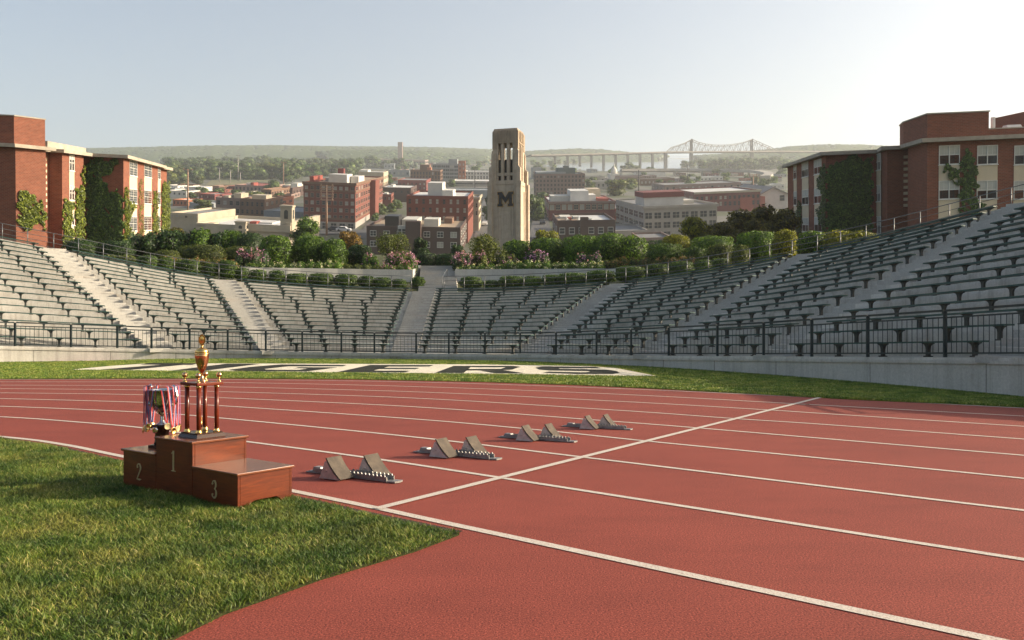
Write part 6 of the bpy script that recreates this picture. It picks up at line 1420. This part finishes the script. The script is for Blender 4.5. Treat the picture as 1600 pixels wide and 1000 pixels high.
# woods: individual trees sharing a few meshes
PROTO = []
for i, (mt, sd) in enumerate((('leaf_far', 31), ('leaf_far', 32), ('leaf_green', 33), ('leaf_olive', 34))):
    rg = random.Random(sd); lobes = []
    for k in range(9):
        a = rg.uniform(0, 2 * PI); q = 0.32 * math.sqrt(rg.random()); lobes.append((q * math.cos(a), q * math.sin(a), rg.uniform(0.28, 0.74), rg.uniform(0.16, 0.26), rg.uniform(0.16, 0.26), rg.uniform(0.15, 0.24)))
    lobes.append((0, 0, 0.22, 0.42, 0.42, 0.24))
    root = empty('tree'); MB().tube([(0, 0, -0.1), (0.01, 0, 0.2), (0, 0, 0.5)], [0.045, 0.035, 0.015], 6).build('trunk', M['bark'], root); foliage('crown', lobes, 1500, 0.085, M[mt], root, 2.0, 0.7, 0.8, sd)
    PROTO.append(root)
used = set()
def ftree(px, yb, hpx, kind, lab, group=None, wide=1.0, cat='tree'):
    P = fp(px, yb); u = P.y / F; src = PROTO[kind]
    o = src if kind not in used else copy_tree(src); used.add(kind)
    h = hpx * u; o.matrix_world = Matrix.Translation(P) @ upright(P) @ Matrix.Rotation(RNG.uniform(0, 6.28), 4, 'Z') @ Matrix.Diagonal((h * wide, h * wide, h, 1)); tag(o, lab, cat, group)
WOOD = 'trees of the wood beyond the left part of town'
n = 0
for yb in (286, 280, 275, 270.5, 266.5, 262.5):
    u_ = (yb - 235); hp = 6 + u_ * 0.42; x = 262 + RNG.uniform(0, 8)
    lim = 470 if yb > 275 else (560 if yb > 265 else 640)
    while x < lim:
        if not (yb > 280 and 318 < x < 440): ftree(x, yb + RNG.uniform(-1.2, 1.2), hp * RNG.uniform(0.8, 1.2), RNG.choice((0, 0, 1, 1, 2, 3)), 'leafy tree in the dense green wood beyond the left part of town', WOOD, RNG.uniform(1.05, 1.5)); n += 1
        x += hp * RNG.uniform(0.55, 0.95)
MISC = 'scattered trees in the hazy far town'
for x, yb, hp in [(556, 262, 10), (570, 258, 9), (583, 262, 9), (660, 262, 7), (668, 250, 6), (690, 252, 6), (705, 255, 7), (730, 258, 8), (748, 262, 9), (756, 258, 7), (742, 268, 8), (833, 258, 8), (842, 262, 9), (850, 257, 7), (862, 259, 8), (873, 256, 7), (885, 258, 7), (898, 256, 7), (838, 268, 10), (850, 270, 8), (865, 266, 8), (560, 250, 6), (576, 247, 5), (720, 248, 5), (736, 245, 4), (678, 245, 4), (650, 245, 4), (855, 250, 5), (870, 248, 5), (890, 250, 5), (912, 250, 5), (930, 250, 5)]:
    ftree(x, yb, hp * 1.2, RNG.choice((0, 1, 2)), 'small tree scattered among the hazy far buildings near the bell tower', MISC, 1.35)
ISL = 'trees on the river island and bank near the bridge'
for x, yb, hp in [(985, 266, 14), (975, 267, 10), (996, 266, 9), (1070, 261, 11), (1082, 261, 12), (1100, 265, 18), (1112, 264, 16), (1125, 265, 19), (1140, 264, 18), (1152, 265, 19), (1165, 264, 20), (1178, 265, 18), (1190, 264, 20), (1202, 265, 18), (1215, 263, 20), (1226, 265, 18), (1130, 258, 14), (1150, 257, 15), (1172, 256, 16), (1196, 255, 17), (1216, 254, 18), (1110, 259, 12)]:
    ftree(x, yb, hp, RNG.choice((0, 1)), 'hazy tree on the wooded river bank by the truss bridge', ISL, 1.5)
for x, yb, hp, kd, wd, lab in [(963, 306, 30, 3, 1.25, 'big round olive tree behind the white roof structures'), (607, 287, 17, 2, 1.15, 'green tree between the cream building and the maroon block'), (840, 345, 44, 0, 0.8, 'dark green street tree right of the bell tower, nearer one'), (846, 322, 24, 0, 1.0, 'dark green street tree right of the bell tower, farther one'), (768, 345, 44, 0, 0.7, 'street tree left of the bell tower'), (596, 336, 20, 0, 1.1, 'dark street tree along the flank of the large red brick block'), (612, 332, 18, 0, 1.1, 'second dark street tree along the flank of the large red brick block'), (585, 346, 15, 0, 1.1, 'small dark street tree at the corner of the large red brick block'), (622, 326, 16, 0, 1.2, 'dark tree left of the dark red brick block'), (1180, 291, 19, 3, 0.9, 'yellowish tree right of the second mill'), (1130, 283, 9, 3, 1.2, 'small yellowish tree behind the second mill'), (1222, 276, 20, 2, 1.3, 'hazy green tree at the edge of the right dormitory roof'), (985, 296, 12, 0, 1.6, 'dark trees right of the big round olive tree'), (318, 305, 14, 0, 1.7, 'dark tree right of the white houses'), (340, 306, 14, 0, 1.7, 'dark tree above the grey brown building'), (300, 311, 12, 0, 1.5, 'dark tree in front of the white houses'), (286, 290, 16, 3, 1.2, 'olive tree behind the white houses'), (310, 288, 16, 3, 1.2, 'olive tree right of the pale gable roof'), (548, 262, 14, 3, 1.0, 'olive tree behind the penthouse of the large red brick block'), (652, 284, 12, 0, 1.3, 'dark tree before the brown office block'), (706, 292, 13, 0, 1.3, 'dark tree at the foot of the grey glass slab'), (372, 357, 10, 2, 1.8, 'bright green shrub in front of the brown brick shop')]:
    ftree(x, yb, hp, kd, lab, None, wd)

FT = random.Random(33)
for xr, yr, n_ in (((556, 775), (256, 275), 20), ((835, 1000), (270, 300), 14), ((1000, 1226), (272, 300), 18), ((265, 470), (296, 330), 10), ((590, 640), (285, 330), 5)):
    for i in range(n_):
        yb = FT.uniform(*yr); ftree(FT.uniform(*xr), yb, 4 + (yb - 235) * FT.uniform(0.12, 0.26), FT.choice((0, 0, 1, 2, 3)), 'small tree between the roofs of the far town', 'small trees between the far roofs', FT.uniform(1.1, 1.6))
# bridge: approach viaduct and cantilever truss
M['bridge'] = pm('bridge steel', (0.085, 0.075, 0.068), (0.11, 0.10, 0.09), 0.05, 0.7); M['pier'] = pm('bridge pier concrete', (0.20, 0.185, 0.17), (0.16, 0.15, 0.14), 0.05, 0.85)
BD = fp(1000, 262).y
def bp(x, y): return at(x, y, BD + (x - 1000) * 0.9)
br = empty('truss_bridge', bp(1060, 262)); tag(br, 'long steel cantilever truss bridge over the river on tall piers, hazy', 'bridge'); O = br.location
u = BD / F; DK = [(826, 243.6), (900, 242.2), (960, 240.6), (1040, 238.4), (1080, 238.0), (1210, 237.2), (1300, 237.5)]
mb = MB(); P = [bp(x, y) - O for x, y in DK]
for a, b in zip(P, P[1:]): mb.bar(a, b, 14, 1.9 * u)
mb.build('deck', M['bridge'], br)
TOP = [(1041, 237.5), (1048, 231.0), (1060, 227.5), (1070, 224.0), (1080, 218.5), (1090, 223), (1102, 226), (1116, 227.6), (1128, 227.6), (1140, 227.0), (1152, 225.0), (1163, 222.5), (1174.5, 218.5), (1184, 222.5), (1194, 227), (1204, 231), (1212, 236)]
for off in (-6, 6):
    mb = MB(); o_ = Vector((0, off, 0)); q = lambda x, y: bp(x, y) - O + o_
    for (a, b) in zip(TOP, TOP[1:]): mb.bar(q(*a), q(*b), 0.85 * u)
    N_ = 34; xs = [1042 + (1210 - 1042) * k / N_ for k in range(N_ + 1)]
    for k, x in enumerate(xs):
        yt, yd = interp(TOP, x), interp(DK, x); mb.bar(q(x, yd), q(x, yt), 0.42 * u)
        if k < N_: x2 = xs[k + 1]; mb.bar(q(x, yd if k % 2 else yt), q(x2, interp(TOP, x2) if k % 2 else interp(DK, x2)), 0.42 * u)
    mb.build('truss', M['bridge'], br)
for x in (1080, 1174.5):
    mb = MB()
    for off in (-6, 6): mb.bar(bp(x, 238) - O + Vector((0, off, 0)), bp(x, 218) - O + Vector((0, off, 0)), 2.0 * u)
    mb.bar(bp(x, 219) - O + Vector((0, -6, 0)), bp(x, 219) - O + Vector((0, 6, 0)), 1.2 * u); mb.build('tower', M['bridge'], br)
for x, yb in ((867, 254), (887, 256), (906, 257.5), (924, 259), (943, 260), (962, 261), (981, 262), (1000, 263), (1019.5, 263), (1040, 262), (1080, 258), (1174.5, 256)):
    a, b = bp(x, interp(DK, x) + 0.8) - O, bp(x, yb + 2) - O
    MB().box((a + b) / 2, ((3.0 if x < 1030 else 4.4) * u, 12, (a - b).length)).box(a - Vector((0, 0, 0.8 * u)), (4.2 * u, 13, 1.6 * u)).build('pier', M['pier'], br)
vi = empty('viaduct', fp(1090, 270, 0)); tag(vi, 'long low road viaduct behind the right part of town, curving at its end', 'viaduct'); O = vi.location; mb = MB()
pts = [fp(x, y, 7) for x, y in ((970, 266.5), (1040, 266.2), (1110, 266.4), (1170, 267.6), (1192, 269.5), (1201, 272.5), (1196, 277))]
pts = catmull(pts, 5)
for a, b in zip(pts, pts[1:]): mb.bar(a - O, b - O, 9, 3.0)
mb.build('deck', M['greyconc'], vi)
for p in pts[::3]: MB().bar(p - O - Vector((0, 0, 1.4)), p - O - Vector((0, 0, 14)), 2.2).build('pier', M['greyconc'], vi)

# poles, flag, vehicles in the street
M['polewood'] = pm('pole wood', (0.34, 0.22, 0.15), (0.24, 0.15, 0.10), 2, 0.85)
def pole(px, yt, yb, arms, lab, thick=0.5, mat='polewood'):
    P = fp(px, yb); u = P.y / F; o = empty('utility_pole', M=Matrix.Translation(P) @ upright(P)); h = (yb - yt) * u
    MB().tube([(0, 0, -2), (0, 0, h)], [thick, thick * 0.7], 7).build('mast', M[mat], o)
    for k in range(arms):
        z = h * (0.985 - 0.055 * k); MB().bar((-2.4, 0, z), (2.4, 0, z), 0.35).bb(-2.2, -1.9, -0.1, 0.1, z, z + 0.7).bb(1.9, 2.2, -0.1, 0.1, z, z + 0.7).build('crossarm', M[mat], o)
    tag(o, lab, 'utility pole')
pole(510.5, 290, 368, 6, 'tall utility pole with many crossarms before the large red brick block', 0.4)
pole(293.5, 265, 330, 1, 'tall rusty pole beside the left dormitory')
pole(443, 254, 290, 1, 'pole with a lamp arm in front of the wood')
pole(343, 262, 285, 2, 'utility pole in the meadow, leftmost of the row before the wood', 0.5, 'greyconc'); pole(360, 266, 286, 1, 'short utility pole in the meadow, middle of the row', 0.5, 'greyconc'); pole(372, 243, 284, 1, 'tallest utility pole of the meadow row', 0.5, 'greyconc'); pole(375.5, 269, 284, 1, 'thin utility pole at the right end of the meadow row', 0.5, 'greyconc')
pole(998, 266, 312, 0, 'dark mast beside the big round olive tree', 0.4, 'black'); pole(1074, 258, 290, 0, 'thin mast in the hazy sheds on the right', 0.4, 'black'); pole(1177, 273, 318, 2, 'utility pole beside the yellowish tree on the right', 0.45)
pole(742, 262, 296, 1, 'thin mast on the parking deck left of the bell tower', 0.35, 'black')
P = fp(885, 385); u = P.y / F; fl = empty('flagpole', M=Matrix.Translation(P) @ upright(P)); tag(fl, 'white flagpole with a furled pale flag before the low dark brick building', 'flagpole')
MB().tube([(0, 0, -2), (0, 0, 46 * u)], 0.16, 6).build('mast', M['whitewall'], fl)
vs = []; 
for i in range(6):
    for k in range(5): vs.append((0.2 + i * 0.42 * (1 - 0.09 * k), 0.25 * math.sin(i * 1.9 + k), 45 * u - k * 0.85 - i * 0.42))
mb = MB().add(vs, [(i * 5 + k, i * 5 + k + 1, (i + 1) * 5 + k + 1, (i + 1) * 5 + k) for i in range(5) for k in range(4)]); f_ = mb.build('flag', M['white'], fl); f_.modifiers.new('t', 'SOLIDIFY').thickness = 0.05
M['carpaint'] = pm('white car paint', (0.62, 0.62, 0.62), (0.55, 0.55, 0.55), 1, 0.3); M['cardark'] = pm('dark car paint', (0.04, 0.05, 0.06), (0.03, 0.03, 0.04), 1, 0.3)
CAR = None
def car(px, yb, rz, mat, lab):
    P = fp(px, yb, 0.3); o = empty('parked_car', M=Matrix.Translation(P) @ upright(P) @ Matrix.Rotation(R(rz), 4, 'Z') @ Matrix.Diagonal((1.3, 1.3, 1.3, 1)))
    prof = [(-2.2, 0.3), (2.2, 0.3), (2.2, 0.75), (1.9, 0.9), (1.1, 0.95), (0.55, 1.42), (-1.1, 1.45), (-1.75, 0.98), (-2.2, 0.9)]; n = len(prof)
    m = MB().add([(x, y, z) for y in (-0.85, 0.85) for x, z in prof], [tuple(range(n)), tuple(range(2 * n - 1, n - 1, -1))] + [(i, n + i, n + (i + 1) % n, (i + 1) % n) for i in range(n)]); m.build('body', M[mat], o, bevel=0.06)
    for y in (-0.86, 0.86): MB().prism([(0.95, 0.97), (0.5, 1.36), (-1.05, 1.38), (-1.5, 1.0)], -0.01, 0.01).build('window', M['twin'], o, Matrix.Translation((0, y, 0)) @ Matrix.Rotation(R(90), 4, 'X'))
    for x in (-1.35, 1.4):
        for y in (-0.82, 0.82): MB().lathe([(0, -0.1), (0.33, -0.1), (0.33, 0.1), (0, 0.1)], (0, 0, 0), 12).build('wheel', M['black'], o, Matrix.Translation((x, y, 0.33)) @ Matrix.Rotation(R(90), 4, 'X'))
    tag(o, lab, 'car')
car(537, 361.5, 0, 'carpaint', 'white car parked before the pale ground storey of the large red brick block'); car(524, 361.0, 0, 'cardark', 'dark car parked left of the white one'); car(759, 352, 80, 'carpaint', 'white car in the street left of the bell tower'); car(848, 350, 85, 'cardark', 'dark car in the street right of the bell tower'); car(845, 336, 85, 'carpaint', 'pale car farther up the street right of the bell tower')

# ---------------------------------------------------------------- hazy air
hz = MB().bb(-3300, 3300, -60, 4200, -1.1, 690).build('haze', pm('haze', (1, 1, 1))); tag(hz, kind='stuff')
hm = bpy.data.materials.new('hazy air'); hm.use_nodes = True; t = hm.node_tree; t.nodes.remove(t.nodes['Principled BSDF'])
pv = t.nodes.new('ShaderNodeVolumePrincipled'); t.links.new(pv.outputs[0], t.nodes['Material Output'].inputs['Volume'])
pv.inputs['Color'].default_value = (0.91, 0.96, 1.0, 1); pv.inputs['Density'].default_value = HAZE_D; pv.inputs['Anisotropy'].default_value = 0.35
hz.data.materials[0] = hm
